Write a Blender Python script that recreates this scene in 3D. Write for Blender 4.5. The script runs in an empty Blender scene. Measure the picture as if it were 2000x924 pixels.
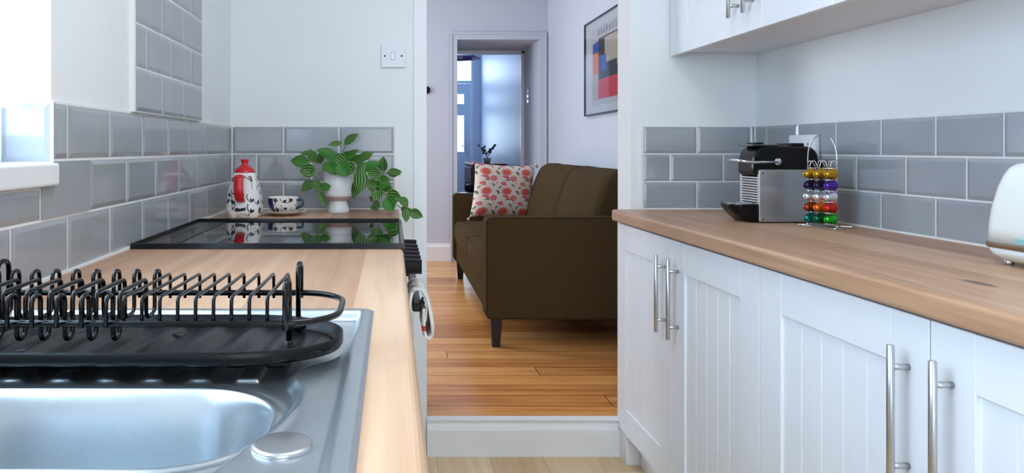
import bpy, bmesh, math, random
from mathutils import Vector, Matrix
from math import sin, cos, pi, radians, floor, sqrt
random.seed(7)
C = bpy.context.scene.collection
sc = bpy.context.scene

# ------------------------------------------------------------------ camera, world, light, exposure
F, PX, PY, H = 1456.0, 765.0, 290.0, 1.103
VR = 742.0                       # the right-hand run of units is turned slightly against the room
TH = (PX - VR) / F
cam = bpy.data.objects.new('camera', bpy.data.cameras.new('camera'))
C.objects.link(cam); sc.camera = cam
cam.location = (0, 0, H); cam.rotation_euler = (pi/2, 0, 0)
cam.data.sensor_width = 36; cam.data.lens = 36*F/2000
cam.data.shift_x = (1000-PX)/2000; cam.data.shift_y = -(462-PY)/2000
cam.data.clip_start = 0.05; cam.data.clip_end = 60

sc.view_settings.view_transform = 'Standard'; sc.view_settings.look = 'None'
sc.view_settings.exposure = -0.5; sc.view_settings.gamma = 1
sc.view_settings.use_curve_mapping = False
sc.cycles.use_denoising = True
sc.cycles.max_bounces = 10; sc.cycles.diffuse_bounces = 5; sc.cycles.glossy_bounces = 5
sc.cycles.transparent_max_bounces = 40
sc.cycles.sample_clamp_indirect = 6; sc.cycles.caustics_reflective = False; sc.cycles.caustics_refractive = False

w = bpy.data.worlds.new('overcast_sky'); sc.world = w; w.use_nodes = True
bg = w.node_tree.nodes['Background']; bg.inputs[0].default_value = (0.80, 0.90, 1.0, 1); bg.inputs[1].default_value = 2.2

def area(name, loc, direc, sx, sy, power, col):
    l = bpy.data.lights.new(name, 'AREA'); l.shape = 'RECTANGLE'; l.size = sx; l.size_y = sy
    l.energy = power; l.color = col
    o = bpy.data.objects.new(name, l); C.objects.link(o); o.location = loc
    o.rotation_euler = Vector(direc).to_track_quat('-Z', 'Y').to_euler()
    return o
area('daylight_kitchen_window', (-0.90, 0.62, 1.60), (1, 0.0, -0.06), 1.5, 1.3, 108, (0.58, 0.77, 1.0))
area('added_rear_fill', (0.35, -2.0, 1.35), (0, 1, 0), 1.3, 2.0, 33, (0.84, 0.92, 1.0))  # added frontal fill from behind the camera, no such door is seen
area('ceiling_panel_light', (0.30, 0.95, 2.375), (0, 0, -1), 0.5, 0.9, 15, (1.0, 0.96, 0.92))
area('daylight_living_window', (-2.45, 5.0, 1.6), (1, 0, 0), 1.2, 1.3, 88, (0.84, 0.91, 1.0))
area('added_living_fill', (-0.1, 4.9, 2.62), (0, 0, -1), 0.6, 1.2, 18, (0.80, 0.89, 1.0))  # added overhead fill for sofa tops, floor and walls, no fitting seen
area('daylight_front_door', (0.80, 12.0, 1.75), (0, -1, 0), 0.9, 1.6, 60, (0.60, 0.78, 1.0))
area('added_hall_fill', (0.75, 9.6, 2.74), (0, 0, -1), 0.5, 2.5, 13, (0.62, 0.78, 1.0))  # fill added to brighten the hall, not a fitting in view

# ------------------------------------------------------------------ materials
def mat(name, col, rough=0.5, metal=0.0, spec=0.5, vary=0.0, vscale=20, bump=0.0, bscale=80, coat=0.0,
        emit=None, estr=0.0, sheen=0.0, alpha=1.0, trans=0.0, sub=0.0):
    m = bpy.data.materials.new(name); m.use_nodes = True
    nt = m.node_tree; p = nt.nodes['Principled BSDF']
    c = (*col, 1)
    p.inputs['Base Color'].default_value = c; p.inputs['Roughness'].default_value = rough
    p.inputs['Metallic'].default_value = metal; p.inputs['Specular IOR Level'].default_value = spec
    p.inputs['Coat Weight'].default_value = coat; p.inputs['Coat Roughness'].default_value = 0.05
    p.inputs['Sheen Weight'].default_value = sheen; p.inputs['Alpha'].default_value = alpha
    p.inputs['Transmission Weight'].default_value = trans
    if emit: p.inputs['Emission Color'].default_value = (*emit, 1); p.inputs['Emission Strength'].default_value = estr
    tc = nt.nodes.new('ShaderNodeTexCoord')
    n = nt.nodes.new('ShaderNodeTexNoise'); n.inputs['Scale'].default_value = vscale; n.inputs['Detail'].default_value = 4
    nt.links.new(tc.outputs['Object'], n.inputs['Vector'])
    r = nt.nodes.new('ShaderNodeValToRGB'); v = max(vary, 0.012)
    r.color_ramp.elements[0].position = 0.3; r.color_ramp.elements[1].position = 0.7
    r.color_ramp.elements[0].color = (*[max(0, k*(1-v)) for k in col], 1)
    r.color_ramp.elements[1].color = (*[min(1, k*(1+v)) for k in col], 1)
    nt.links.new(n.outputs['Fac'], r.inputs['Fac']); nt.links.new(r.outputs['Color'], p.inputs['Base Color'])
    if bump:
        n2 = nt.nodes.new('ShaderNodeTexNoise'); n2.inputs['Scale'].default_value = bscale; n2.inputs['Detail'].default_value = 3
        nt.links.new(tc.outputs['Object'], n2.inputs['Vector'])
        b = nt.nodes.new('ShaderNodeBump'); b.inputs['Strength'].default_value = bump; b.inputs['Distance'].default_value = 0.002
        nt.links.new(n2.outputs['Fac'], b.inputs['Height']); nt.links.new(b.outputs['Normal'], p.inputs['Normal'])
    return m

def wood(name, dark, mid, light, along='Y', pw=0.14, pl=1.4, gap=0.0, knots=0.0, rough=0.4, gf=38, gl=1.6, var=0.25,
         gapcol=(0.05, 0.03, 0.015), spec=0.4, kscale=2.2):
    m = bpy.data.materials.new(name); m.use_nodes = True; nt = m.node_tree; N = nt.nodes; L = nt.links
    p = N['Principled BSDF']; p.inputs['Roughness'].default_value = rough; p.inputs['Specular IOR Level'].default_value = spec
    tc = N.new('ShaderNodeTexCoord'); s = N.new('ShaderNodeSeparateXYZ'); L.new(tc.outputs['Object'], s.inputs[0])
    def M(op, a, b=None, c=None):
        n = N.new('ShaderNodeMath'); n.operation = op
        for i, q in enumerate((a, b, c)):
            if q is None: continue
            if isinstance(q, (int, float)): n.inputs[i].default_value = q
            else: L.new(q, n.inputs[i])
        return n.outputs[0]
    A, B = (s.outputs['X'], s.outputs['Y']) if along == 'Y' else (s.outputs['Y'], s.outputs['X'])
    Z = s.outputs['Z']
    au = M('DIVIDE', M('ADD', A, 50.0), pw); ai = M('FLOOR', au)
    wn = N.new('ShaderNodeTexWhiteNoise'); wn.noise_dimensions = '1D'; L.new(ai, wn.inputs['W'])
    bu = M('ADD', M('DIVIDE', M('ADD', B, 50.0), pl), M('MULTIPLY', wn.outputs['Value'], 3.7)); bi = M('FLOOR', bu)
    wn2 = N.new('ShaderNodeTexWhiteNoise'); wn2.noise_dimensions = '2D'
    cv = N.new('ShaderNodeCombineXYZ'); L.new(ai, cv.inputs[0]); L.new(bi, cv.inputs[1]); L.new(cv.outputs[0], wn2.inputs['Vector'])
    r2 = wn2.outputs['Value']
    g = N.new('ShaderNodeCombineXYZ'); L.new(M('MULTIPLY', A, gf), g.inputs[0]); L.new(M('MULTIPLY', B, gl), g.inputs[1])
    L.new(M('ADD', M('MULTIPLY', r2, 31.0), M('MULTIPLY', Z, gf)), g.inputs[2])
    n1 = N.new('ShaderNodeTexNoise'); n1.inputs['Scale'].default_value = 1; n1.inputs['Detail'].default_value = 5
    n1.inputs['Roughness'].default_value = 0.6; n1.inputs['Distortion'].default_value = 0.6; L.new(g.outputs[0], n1.inputs['Vector'])
    g2 = N.new('ShaderNodeCombineXYZ'); L.new(M('MULTIPLY', A, gf*0.2), g2.inputs[0]); L.new(M('MULTIPLY', B, gl*1.1), g2.inputs[1]); L.new(M('MULTIPLY', r2, 77.0), g2.inputs[2])
    n2 = N.new('ShaderNodeTexNoise'); n2.inputs['Scale'].default_value = 1; n2.inputs['Detail'].default_value = 3; L.new(g2.outputs[0], n2.inputs['Vector'])
    f = M('ADD', M('MULTIPLY', n1.outputs['Fac'], 0.62), M('MULTIPLY', n2.outputs['Fac'], 0.38))
    f = M('ADD', f, M('MULTIPLY', M('SUBTRACT', r2, 0.5), var))
    cr = N.new('ShaderNodeValToRGB'); e = cr.color_ramp.elements
    e[0].position = 0.28; e[0].color = (*dark, 1); e[1].position = 0.72; e[1].color = (*light, 1)
    k = e.new(0.5); k.color = (*mid, 1); L.new(f, cr.inputs['Fac'])
    out = cr.outputs['Color']
    def mixmul(fac, col, src):
        mx = N.new('ShaderNodeMix'); mx.data_type = 'RGBA'; L.new(fac, mx.inputs['Factor'])
        L.new(src, mx.inputs['A']); mx.inputs['B'].default_value = (*col, 1); return mx.outputs['Result']
    if knots:
        kv = N.new('ShaderNodeCombineXYZ'); L.new(M('MULTIPLY', A, kscale*3.0), kv.inputs[0]); L.new(M('MULTIPLY', B, kscale), kv.inputs[1]); L.new(M('MULTIPLY', ai, 9.3), kv.inputs[2])
        vo = N.new('ShaderNodeTexVoronoi'); vo.inputs['Scale'].default_value = 1.0; L.new(kv.outputs[0], vo.inputs['Vector'])
        kd = N.new('ShaderNodeMapRange'); kd.inputs['From Min'].default_value = 0.03; kd.inputs['From Max'].default_value = 0.03+knots
        kd.inputs['To Min'].default_value = 0.85; kd.inputs['To Max'].default_value = 0.0; L.new(vo.outputs['Distance'], kd.inputs['Value'])
        out = mixmul(kd.outputs[0], tuple(q*0.35 for q in dark), out)
    if gap:
        fr = M('FRACT', au); ed = M('MINIMUM', fr, M('SUBTRACT', 1.0, fr))
        fb = M('FRACT', bu); eb = M('MINIMUM', fb, M('SUBTRACT', 1.0, fb))
        m1 = M('LESS_THAN', M('MULTIPLY', ed, pw), gap); m2 = M('LESS_THAN', M('MULTIPLY', eb, pl), gap)
        out = mixmul(M('MULTIPLY', M('MAXIMUM', m1, m2), 0.85), gapcol, out)
    L.new(out, p.inputs['Base Color'])
    bp = N.new('ShaderNodeBump'); bp.inputs['Strength'].default_value = 0.12; bp.inputs['Distance'].default_value = 0.001
    L.new(n1.outputs['Fac'], bp.inputs['Height']); L.new(bp.outputs['Normal'], p.inputs['Normal'])
    return m

M_ = {}
M_['plaster'] = mat('white_plaster', (0.80, 0.83, 0.84), 0.75, vary=0.015, vscale=3, bump=0.08, bscale=40)
M_['living'] = mat('living_wall_paint', (0.56, 0.60, 0.69), 0.8, vary=0.02, vscale=2)
M_['hall'] = mat('hall_wall_paint', (0.54, 0.61, 0.76), 0.45, vary=0.03, vscale=2)
M_['ceil'] = mat('ceiling_paint', (0.85, 0.86, 0.87), 0.8)
M_['gloss'] = mat('white_gloss_paint', (0.80, 0.82, 0.84), 0.35, vary=0.01)
M_['tile'] = mat('grey_glazed_tile', (0.335, 0.355, 0.385), 0.10, vary=0.05, vscale=7, spec=0.6)
M_['grout'] = mat('pale_grout', (0.78, 0.78, 0.77), 0.8)
M_['cab'] = mat('white_cabinet_paint', (0.80, 0.83, 0.87), 0.38, vary=0.008)
M_['carc'] = mat('cabinet_board', (0.76, 0.75, 0.77), 0.5)
M_['oak'] = wood('oak_worktop', (0.35, 0.185, 0.105), (0.50, 0.295, 0.175), (0.60, 0.40, 0.255), 'Y', 0.155, 3.1, 0, 0.018, 0.36, 42, 1.5, 0.42, kscale=1.1)
M_['pine'] = wood('pine_boards', (0.46, 0.16, 0.04), (0.74, 0.335, 0.10), (0.88, 0.47, 0.18), 'X', 0.127, 2.6, 0.0022, 0.09, 0.30, 34, 1.3, 0.30, kscale=2.3, spec=0.5)
M_['lam'] = wood('oak_laminate', (0.56, 0.38, 0.20), (0.72, 0.53, 0.31), (0.82, 0.64, 0.41), 'Y', 0.19, 1.3, 0.0006, 0, 0.4, 26, 1.4, 0.25)
M_['dwood'] = wood('dark_red_wood', (0.06, 0.02, 0.01), (0.13, 0.045, 0.025), (0.2, 0.08, 0.04), 'Y', 0.5, 3, 0, 0, 0.35)
M_['steel'] = mat('stainless_steel', (0.57, 0.62, 0.655), 0.31, 1.0, vary=0.02, vscale=120)
M_['brushed'] = mat('brushed_steel', (0.55, 0.56, 0.57), 0.30, 1.0)
M_['chrome'] = mat('chrome', (0.75, 0.76, 0.78), 0.12, 1.0)
M_['alu'] = mat('satin_aluminium', (0.50, 0.52, 0.55), 0.33, 1.0, vary=0.03, vscale=6)
M_['black'] = mat('black_plastic', (0.004, 0.004, 0.005), 0.25, spec=0.22)
M_['tray'] = mat('black_tray_plastic', (0.004, 0.005, 0.0065), 0.28, spec=0.22)
M_['wire'] = mat('black_coated_wire', (0.002, 0.002, 0.0022), 0.16, spec=0.3)
M_['glass'] = mat('black_hob_glass', (0.006, 0.006, 0.008), 0.03, spec=0.75)
M_['rim'] = mat('black_enamel', (0.003, 0.003, 0.004), 0.2, spec=0.2)
M_['print'] = mat('pale_hob_print', (0.002, 0.002, 0.002), 0.4)
M_['fabric'] = mat('olive_brown_fabric', (0.062, 0.040, 0.017), 0.95, spec=0.08, vary=0.10, vscale=160, bump=0.3, bscale=500)
M_['piping'] = mat('dark_olive_piping', (0.045, 0.030, 0.014), 0.9, spec=0.1)
M_['leg'] = mat('black_wood_leg', (0.006, 0.005, 0.005), 0.3)
M_['ceramic'] = mat('white_ceramic', (0.80, 0.79, 0.77), 0.18)
M_['pot'] = mat('speckled_white_pot', (0.70, 0.71, 0.72), 0.3, vary=0.05, vscale=300)
M_['band'] = mat('beige_bare_clay', (0.55, 0.44, 0.38), 0.7)
M_['red'] = mat('red_glaze', (0.60, 0.012, 0.020), 0.22)
M_['brown'] = mat('brown_glaze', (0.10, 0.045, 0.025), 0.22)
M_['ink'] = mat('dark_blue_ink_glaze', (0.012, 0.018, 0.040), 0.22)
M_['navy'] = mat('navy_glaze', (0.010, 0.016, 0.13), 0.2)
M_['teal'] = mat('teal_glaze', (0.02, 0.07, 0.11), 0.2)
M_['cream'] = mat('cream_glaze', (0.68, 0.60, 0.48), 0.25)
M_['soil'] = mat('dark_soil', (0.02, 0.014, 0.01), 0.95, bump=0.6)
M_['stem'] = mat('yellow_brown_stem', (0.20, 0.16, 0.06), 0.6)
M_['dleaf'] = mat('blue_green_leaf', (0.015, 0.06, 0.05), 0.45, vary=0.2)
M_['towel'] = mat('cream_cotton', (0.74, 0.73, 0.69), 0.95, bump=0.4, bscale=600, vary=0.03)
M_['towelred'] = mat('red_cotton_stripe', (0.55, 0.04, 0.04), 0.95)
M_['toast'] = mat('cream_enamel', (0.76, 0.80, 0.78), 0.3)
M_['bronze'] = mat('bronze_band', (0.30, 0.20, 0.13), 0.35, 0.8)
M_['white'] = mat('white_plastic', (0.74, 0.79, 0.84), 0.35)
M_['whiteg'] = mat('bright_white_plastic', (0.80, 0.82, 0.86), 0.3)
M_['dark'] = mat('dark_slot', (0.01, 0.01, 0.012), 0.6)
M_['door'] = mat('blue_door_paint', (0.55, 0.68, 0.84), 0.35)
M_['lamp'] = mat('deep_blue_shade', (0.07, 0.06, 0.34), 0.4)
M_['pc'] = mat('pillow_cotton', (0.70, 0.62, 0.55), 0.9)
M_['pr'] = mat('pillow_red', (0.62, 0.05, 0.065), 0.9)
M_['pp'] = mat('pillow_pink', (0.62, 0.12, 0.16), 0.9)
M_['pg'] = mat('pillow_green', (0.10, 0.17, 0.10), 0.9)
M_['po'] = mat('pillow_orange', (0.65, 0.16, 0.04), 0.9)

def cloth_sheer():
    m = bpy.data.materials.new('sheer_curtain'); m.use_nodes = True; nt = m.node_tree; nt.nodes.clear()
    o = nt.nodes.new('ShaderNodeOutputMaterial'); t = nt.nodes.new('ShaderNodeBsdfTransparent'); tr = nt.nodes.new('ShaderNodeBsdfTranslucent')
    d = nt.nodes.new('ShaderNodeBsdfDiffuse'); tr.inputs[0].default_value = (0.95, 0.96, 0.97, 1); d.inputs[0].default_value = (0.92, 0.94, 0.96, 1)
    a = nt.nodes.new('ShaderNodeMixShader'); b = nt.nodes.new('ShaderNodeMixShader'); a.inputs[0].default_value = 0.3; b.inputs[0].default_value = 0.42
    nt.links.new(tr.outputs[0], a.inputs[1]); nt.links.new(d.outputs[0], a.inputs[2])
    nt.links.new(a.outputs[0], b.inputs[1]); nt.links.new(t.outputs[0], b.inputs[2]); nt.links.new(b.outputs[0], o.inputs[0]); return m
M_['sheer'] = cloth_sheer()
def pane_mat():
    m = bpy.data.materials.new('clear_glass'); m.use_nodes = True; nt = m.node_tree; nt.nodes.clear()
    o = nt.nodes.new('ShaderNodeOutputMaterial'); t = nt.nodes.new('ShaderNodeBsdfTransparent'); g = nt.nodes.new('ShaderNodeBsdfGlossy'); g.inputs['Roughness'].default_value = 0.02
    lw = nt.nodes.new('ShaderNodeLayerWeight'); lw.inputs[0].default_value = 0.5; pw1 = nt.nodes.new('ShaderNodeMath'); pw1.operation = 'POWER'; pw1.inputs[1].default_value = 4.0; f = nt.nodes.new('ShaderNodeMath'); f.operation = 'MULTIPLY_ADD'; f.inputs[1].default_value = 0.5; f.inputs[2].default_value = 0.03; nt.links.new(lw.outputs['Facing'], pw1.inputs[0]); nt.links.new(pw1.outputs[0], f.inputs[0]); b = nt.nodes.new('ShaderNodeMixShader')
    t.inputs[0].default_value = (0.96, 0.98, 0.98, 1)
    nt.links.new(f.outputs[0], b.inputs[0]); nt.links.new(t.outputs[0], b.inputs[1]); nt.links.new(g.outputs[0], b.inputs[2]); nt.links.new(b.outputs[0], o.inputs[0]); return m
M_['pane'] = pane_mat()
def leaf_mat():                                   # lengthwise pale stripes on the leaf, from the leaf's own UVs
    m = bpy.data.materials.new('striped_leaf'); m.use_nodes = True; nt = m.node_tree; N = nt.nodes; L = nt.links
    p = N['Principled BSDF']; p.inputs['Roughness'].default_value = 0.45; p.inputs['Specular IOR Level'].default_value = 0.3
    uv = N.new('ShaderNodeUVMap'); uv.uv_map = 'UVMap'; s = N.new('ShaderNodeSeparateXYZ'); L.new(uv.outputs[0], s.inputs[0])
    a = N.new('ShaderNodeMath'); a.operation = 'MULTIPLY'; a.inputs[1].default_value = 2*pi*5.0; L.new(s.outputs['X'], a.inputs[0])
    b = N.new('ShaderNodeMath'); b.operation = 'COSINE'; L.new(a.outputs[0], b.inputs[0])
    r = N.new('ShaderNodeValToRGB'); L.new(b.outputs[0], r.inputs['Fac'])
    r.color_ramp.elements[0].position = 0.35; r.color_ramp.elements[0].color = (0.010, 0.060, 0.008, 1)
    r.color_ramp.elements[1].position = 0.95; r.color_ramp.elements[1].color = (0.22, 0.42, 0.08, 1)
    r2 = N.new('ShaderNodeValToRGB'); L.new(b.outputs[0], r2.inputs['Fac'])
    r2.color_ramp.elements[0].color = (0.02, 0.12, 0.008, 1); r2.color_ramp.elements[1].color = (0.05, 0.22, 0.015, 1)
    mx = N.new('ShaderNodeMix'); mx.data_type = 'RGBA'
    fl = N.new('ShaderNodeMath'); fl.operation = 'FLOOR'; L.new(s.outputs['Y'], fl.inputs[0])
    wn = N.new('ShaderNodeTexWhiteNoise'); wn.noise_dimensions = '1D'; L.new(fl.outputs[0], wn.inputs['W'])
    gt = N.new('ShaderNodeMath'); gt.operation = 'GREATER_THAN'; gt.inputs[1].default_value = 0.72; L.new(wn.outputs['Value'], gt.inputs[0])
    L.new(gt.outputs[0], mx.inputs['Factor']); L.new(r.outputs[0], mx.inputs['A']); L.new(r2.outputs[0], mx.inputs['B'])
    L.new(mx.outputs['Result'], p.inputs['Base Color']); return m
M_['leafm'] = leaf_mat()

# ------------------------------------------------------------------ mesh helpers
def V(*a): return Vector(a)
def box(bm, x0, x1, y0, y1, z0, z1, mi=0, bev=0.0, seg=2):
    vs = [bm.verts.new((x, y, z)) for z in (z0, z1) for y in (y0, y1) for x in (x0, x1)]
    fs = [bm.faces.new([vs[i] for i in q]) for q in ((0,2,3,1),(4,5,7,6),(0,1,5,4),(2,6,7,3),(0,4,6,2),(1,3,7,5))]
    for f in fs: f.material_index = mi
    if bev:
        es = list({e for f in fs for e in f.edges})
        r = bmesh.ops.bevel(bm, geom=es, offset=bev, segments=seg, affect='EDGES', profile=0.5)
        for f in r['faces']: f.material_index = mi
def frame_axes(d):
    d = Vector(d).normalized(); u = d.orthogonal().normalized(); return u, d.cross(u)
def tube(bm, pts, r, seg=8, closed=False, mi=0, caps=True, fixed_n=None):
    pts = [Vector(p) for p in pts]; n = len(pts); rings = []
    rr = r if isinstance(r, (list, tuple)) else [r]*n
    T = []
    for i in range(n):
        a = pts[(i-1) % n] if (closed or i) else pts[i]; b = pts[(i+1) % n] if (closed or i < n-1) else pts[i]
        T.append((b-a).normalized())
    u = T[0].orthogonal().normalized()
    for i in range(n):
        u = (u - T[i]*u.dot(T[i])).normalized(); v = T[i].cross(u)
        rings.append([bm.verts.new(pts[i] + (u*cos(2*pi*k/seg) + v*sin(2*pi*k/seg))*rr[i]) for k in range(seg)])
    for i in range(n if closed else n-1):
        A, B = rings[i], rings[(i+1) % n]
        off = 0
        if closed and i == n-1:
            off = min(range(seg), key=lambda o: (A[0].co-B[o].co).length)
        for k in range(seg):
            f = bm.faces.new((A[k], A[(k+1) % seg], B[(k+1+off) % seg], B[(k+off) % seg])); f.material_index = mi; f.smooth = True
    if caps and not closed:
        f = bm.faces.new(rings[0][::-1]); f.material_index = mi
        f = bm.faces.new(rings[-1]); f.material_index = mi
def rod(bm, a, b, r, seg=16, mi=0, r2=None, bev=0.0):
    a = Vector(a); b = Vector(b); r2 = r if r2 is None else r2; d = (b-a).normalized()
    if bev: tube(bm, [a, a+d*0.0001, a+d*bev, b-d*bev, b-d*0.0001, b], [r-bev, r-bev, r, r2, r2-bev, r2-bev], seg, mi=mi)
    else: tube(bm, [a, b], [r, r2], seg, mi=mi)
def fillet(pts, r, n=5, closed=False):
    pts = [Vector(p) for p in pts]; out = []; m = len(pts)
    for i, p in enumerate(pts):
        if not closed and i in (0, m-1): out.append(p); continue
        a = pts[(i-1) % m]; b = pts[(i+1) % m]; rr = min(r, (a-p).length*0.49, (b-p).length*0.49)
        s = p + (a-p).normalized()*rr; e = p + (b-p).normalized()*rr
        for k in range(n+1):
            t = k/n; out.append(s*(1-t)**2 + p*2*t*(1-t) + e*t*t)
    return out
def lathe(bm, prof, c, seg=40, mi=0, mfun=None, axis=None, smooth=True):
    c = Vector(c); rings = []
    if axis is None: ax, u, v = V(0,0,1), V(1,0,0), V(0,1,0)
    else: ax = Vector(axis).normalized(); u, v = frame_axes(ax)
    for (r, z) in prof:
        if r < 1e-6: rings.append([bm.verts.new(c + ax*z)])
        else: rings.append([bm.verts.new(c + ax*z + (u*cos(2*pi*k/seg) + v*sin(2*pi*k/seg))*r) for k in range(seg)])
    for i in range(len(rings)-1):
        A, B = rings[i], rings[i+1]
        for k in range(seg):
            q = [A[k % len(A)], A[(k+1) % len(A)], B[(k+1) % len(B)], B[k % len(B)]]
            q = list(dict.fromkeys(q))
            if len(q) < 3: continue
            f = bm.faces.new(q); f.smooth = smooth
            f.material_index = mfun(i, k) if mfun else mi
def prism(bm, pts, d0, d1, plane='XZ', mi=0):
    """closed 2-D outline extruded along the third axis"""
    def P(a, b, d): return {'XZ': (a, d, b), 'YZ': (d, a, b), 'XY': (a, b, d)}[plane]
    A = [bm.verts.new(P(a, b, d0)) for a, b in pts]; B = [bm.verts.new(P(a, b, d1)) for a, b in pts]
    n = len(pts); fs = [bm.faces.new(A), bm.faces.new(B[::-1])]
    for i in range(n): fs.append(bm.faces.new((A[i], B[i], B[(i+1) % n], A[(i+1) % n])))
    for f in fs: f.material_index = mi
def arcpts(cx, cy, r, a0, a1, n): return [(cx + r*cos(radians(a0+(a1-a0)*k/n)), cy + r*sin(radians(a0+(a1-a0)*k/n))) for k in range(n+1)]
def rrect(x0, x1, y0, y1, r, n=6):
    return arcpts(x1-r, y1-r, r, 0, 90, n)+arcpts(x0+r, y1-r, r, 90, 180, n)+arcpts(x0+r, y0+r, r, 180, 270, n)+arcpts(x1-r, y0+r, r, 270, 360, n)
def softbox(bm, x0, x1, y0, y1, z0, z1, r, puff=(0, 0, 0), n=14, mi=0, warp=None):
    """rounded cushion: a gridded box with radius r whose faces bulge by puff"""
    tmp = bmesh.new(); bmesh.ops.create_cube(tmp, size=2)
    bmesh.ops.subdivide_edges(tmp, edges=tmp.edges[:], cuts=n, use_grid_fill=True)
    cx, cy, cz = (x0+x1)/2, (y0+y1)/2, (z0+z1)/2; hx, hy, hz = (x1-x0)/2, (y1-y0)/2, (z1-z0)/2
    m = {}
    for v in tmp.verts:
        p = v.co; q = V(*[math.copysign(1-(1-abs(t))**1.7, t) if abs(t) < 1 else t for t in p])
        P = V(q.x*hx, q.y*hy, q.z*hz)
        inner = V(*[max(-(h-r), min(h-r, t)) for h, t in zip((hx, hy, hz), P)])
        dvec = P-inner
        if dvec.length > 1e-9: P = inner + dvec.normalized()*r
        bx = (1-q.y**2)*(1-q.z**2); by = (1-q.x**2)*(1-q.z**2); bz = (1-q.x**2)*(1-q.y**2)
        P += V(math.copysign(puff[0]*bx, q.x)*(abs(q.x) > .4), math.copysign(puff[1]*by, q.y)*(abs(q.y) > .4), math.copysign(puff[2]*bz, q.z)*(abs(q.z) > .4))
        P += V(cx, cy, cz)
        if warp: P = warp(P, q)
        m[v] = bm.verts.new(P)
    for f in tmp.faces:
        g = bm.faces.new([m[v] for v in f.verts]); g.smooth = True; g.material_index = mi
    tmp.free()

def loft(bm, rings, mi=0, cap=True):
    R_ = [[bm.verts.new(p) for p in r] for r in rings]; n = len(R_[0])
    for i in range(len(R_)-1):
        for k in range(n): f = bm.faces.new((R_[i][k], R_[i][(k+1) % n], R_[i+1][(k+1) % n], R_[i+1][k])); f.smooth = True; f.material_index = mi
    if cap: bm.faces.new(R_[0][::-1]).material_index = mi; bm.faces.new(R_[-1]).material_index = mi
RFRAME = Matrix.Rotation(TH, 4, 'Z')
def setp(o, label=None, cat=None, group=None, kind=None):
    if label: o['label'] = label
    if cat: o['category'] = cat
    if group: o['group'] = group
    if kind: o['kind'] = kind
    return o
def wl(o):
    p = Vector((0, 0, 0))
    while o: p += Vector(o.get('_l', (0, 0, 0))); o = o.parent
    return p
ORG = {}
def obj(name, bm, mats, parent=None, smooth=None, bev=0, loc=None, right=False, keep=False):
    """link one mesh object; geometry is given in room coordinates"""
    if not isinstance(mats, (list, tuple)): mats = [mats]
    me = bpy.data.meshes.new(name)
    bmesh.ops.recalc_face_normals(bm, faces=bm.faces[:]) if not keep else None
    if smooth is not None:
        for f in bm.faces: f.smooth = smooth
    bm.to_mesh(me); bm.free()
    for m in mats: me.materials.append(M_[m] if isinstance(m, str) else m)
    o = bpy.data.objects.new(name, me); C.objects.link(o)
    if parent is not None:
        org = ORG[parent.name]; o.parent = parent; ORG[o.name] = org
    else:
        if loc is None:
            co = [v.co for v in me.vertices]
            loc = ((min(c.x for c in co)+max(c.x for c in co))/2, (min(c.y for c in co)+max(c.y for c in co))/2, min(c.z for c in co))
        org = Vector(loc); ORG[o.name] = org; o.location = org
        if right: o.matrix_world = RFRAME @ Matrix.Translation(org)
    me.transform(Matrix.Translation(-org))
    if bev:
        b = o.modifiers.new('edge_rounding', 'BEVEL'); b.width = bev; b.segments = 2; b.limit_method = 'ANGLE'; b.angle_limit = radians(40)
    return o
def empty(name, loc, label=None, cat=None, group=None, right=False, kind=None):
    o = bpy.data.objects.new(name, None); C.objects.link(o); o.empty_display_size = 0.05
    ORG[o.name] = Vector(loc); o.location = loc
    if right: o.matrix_world = RFRAME @ Matrix.Translation(Vector(loc))
    return setp(o, label, cat, group, kind)
def NB(): return bmesh.new()
def copy_tree(o, parent=None):
    c = o.copy(); C.objects.link(c)
    if parent: c.parent = parent
    for ch in o.children: copy_tree(ch, c)
    return c

# ------------------------------------------------------------------ room shell
YB = 2.70        # kitchen end wall
WT = 0.883       # worktop height
LF = 0.133       # living-room floor height
XL = -0.583      # left plaster face (tiles stand 6 mm proud)
XRW = 1.361      # right wall face in the turned frame
WY0, WY1, WZ0, WZ1 = 0.02, 1.275, 1.078, 2.12   # kitchen window opening

b = NB(); box(b, -0.8, 1.7, -1.62, YB+0.02, -0.05, 0); setp(obj('floor', b, 'lam', loc=(0,0,0)), kind='structure')
b = NB(); box(b, -0.8, 1.7, -1.62, YB, 2.42, 2.5); setp(obj('ceiling', b, 'ceil', loc=(0,0,0)), kind='structure')
# left wall with the window opening
b = NB()
box(b, -0.80, XL, -1.6, WY0, 0, 2.42); box(b, -0.80, XL, WY1, YB, 0, 2.42)
box(b, -0.80, XL, WY0, WY1, 0, 1.04); box(b, -0.80, XL, WY0, WY1, WZ1, 2.42)
wall_left = setp(obj('wall_left', b, 'plaster', loc=(0,0,0)), kind='structure')
# end wall with the doorway (walls end at the jambs)
JL, JR, YT = 0.127, 0.866, 0.155
b = NB(); box(b, -0.80, JL, YB, YB+YT, 0, 2.42); box(b, JR, 1.7, YB, YB+YT, 0, 2.42); box(b, JL, JR, YB, YB+YT, 2.10, 2.42)
wall_back = setp(obj('wall_back', b, 'plaster', loc=(0,0,0)), kind='structure')
b = NB(); box(b, XRW, XRW+0.12, -1.6, YB-0.02, 0, 2.42)
wall_right = setp(obj('wall_right', b, 'plaster', loc=(0,0,0), right=True), kind='structure')
# unseen rear wall behind the camera, its opening made up for the added fill
b = NB(); box(b, -0.8, -0.35, -1.7, -1.6, 0, 2.42); box(b, 1.05, 1.7, -1.7, -1.6, 0, 2.42); box(b, -0.35, 1.05, -1.7, -1.6, 2.3, 2.42)
setp(obj('wall_rear', b, 'plaster', loc=(0,0,0)), kind='structure')
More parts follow.
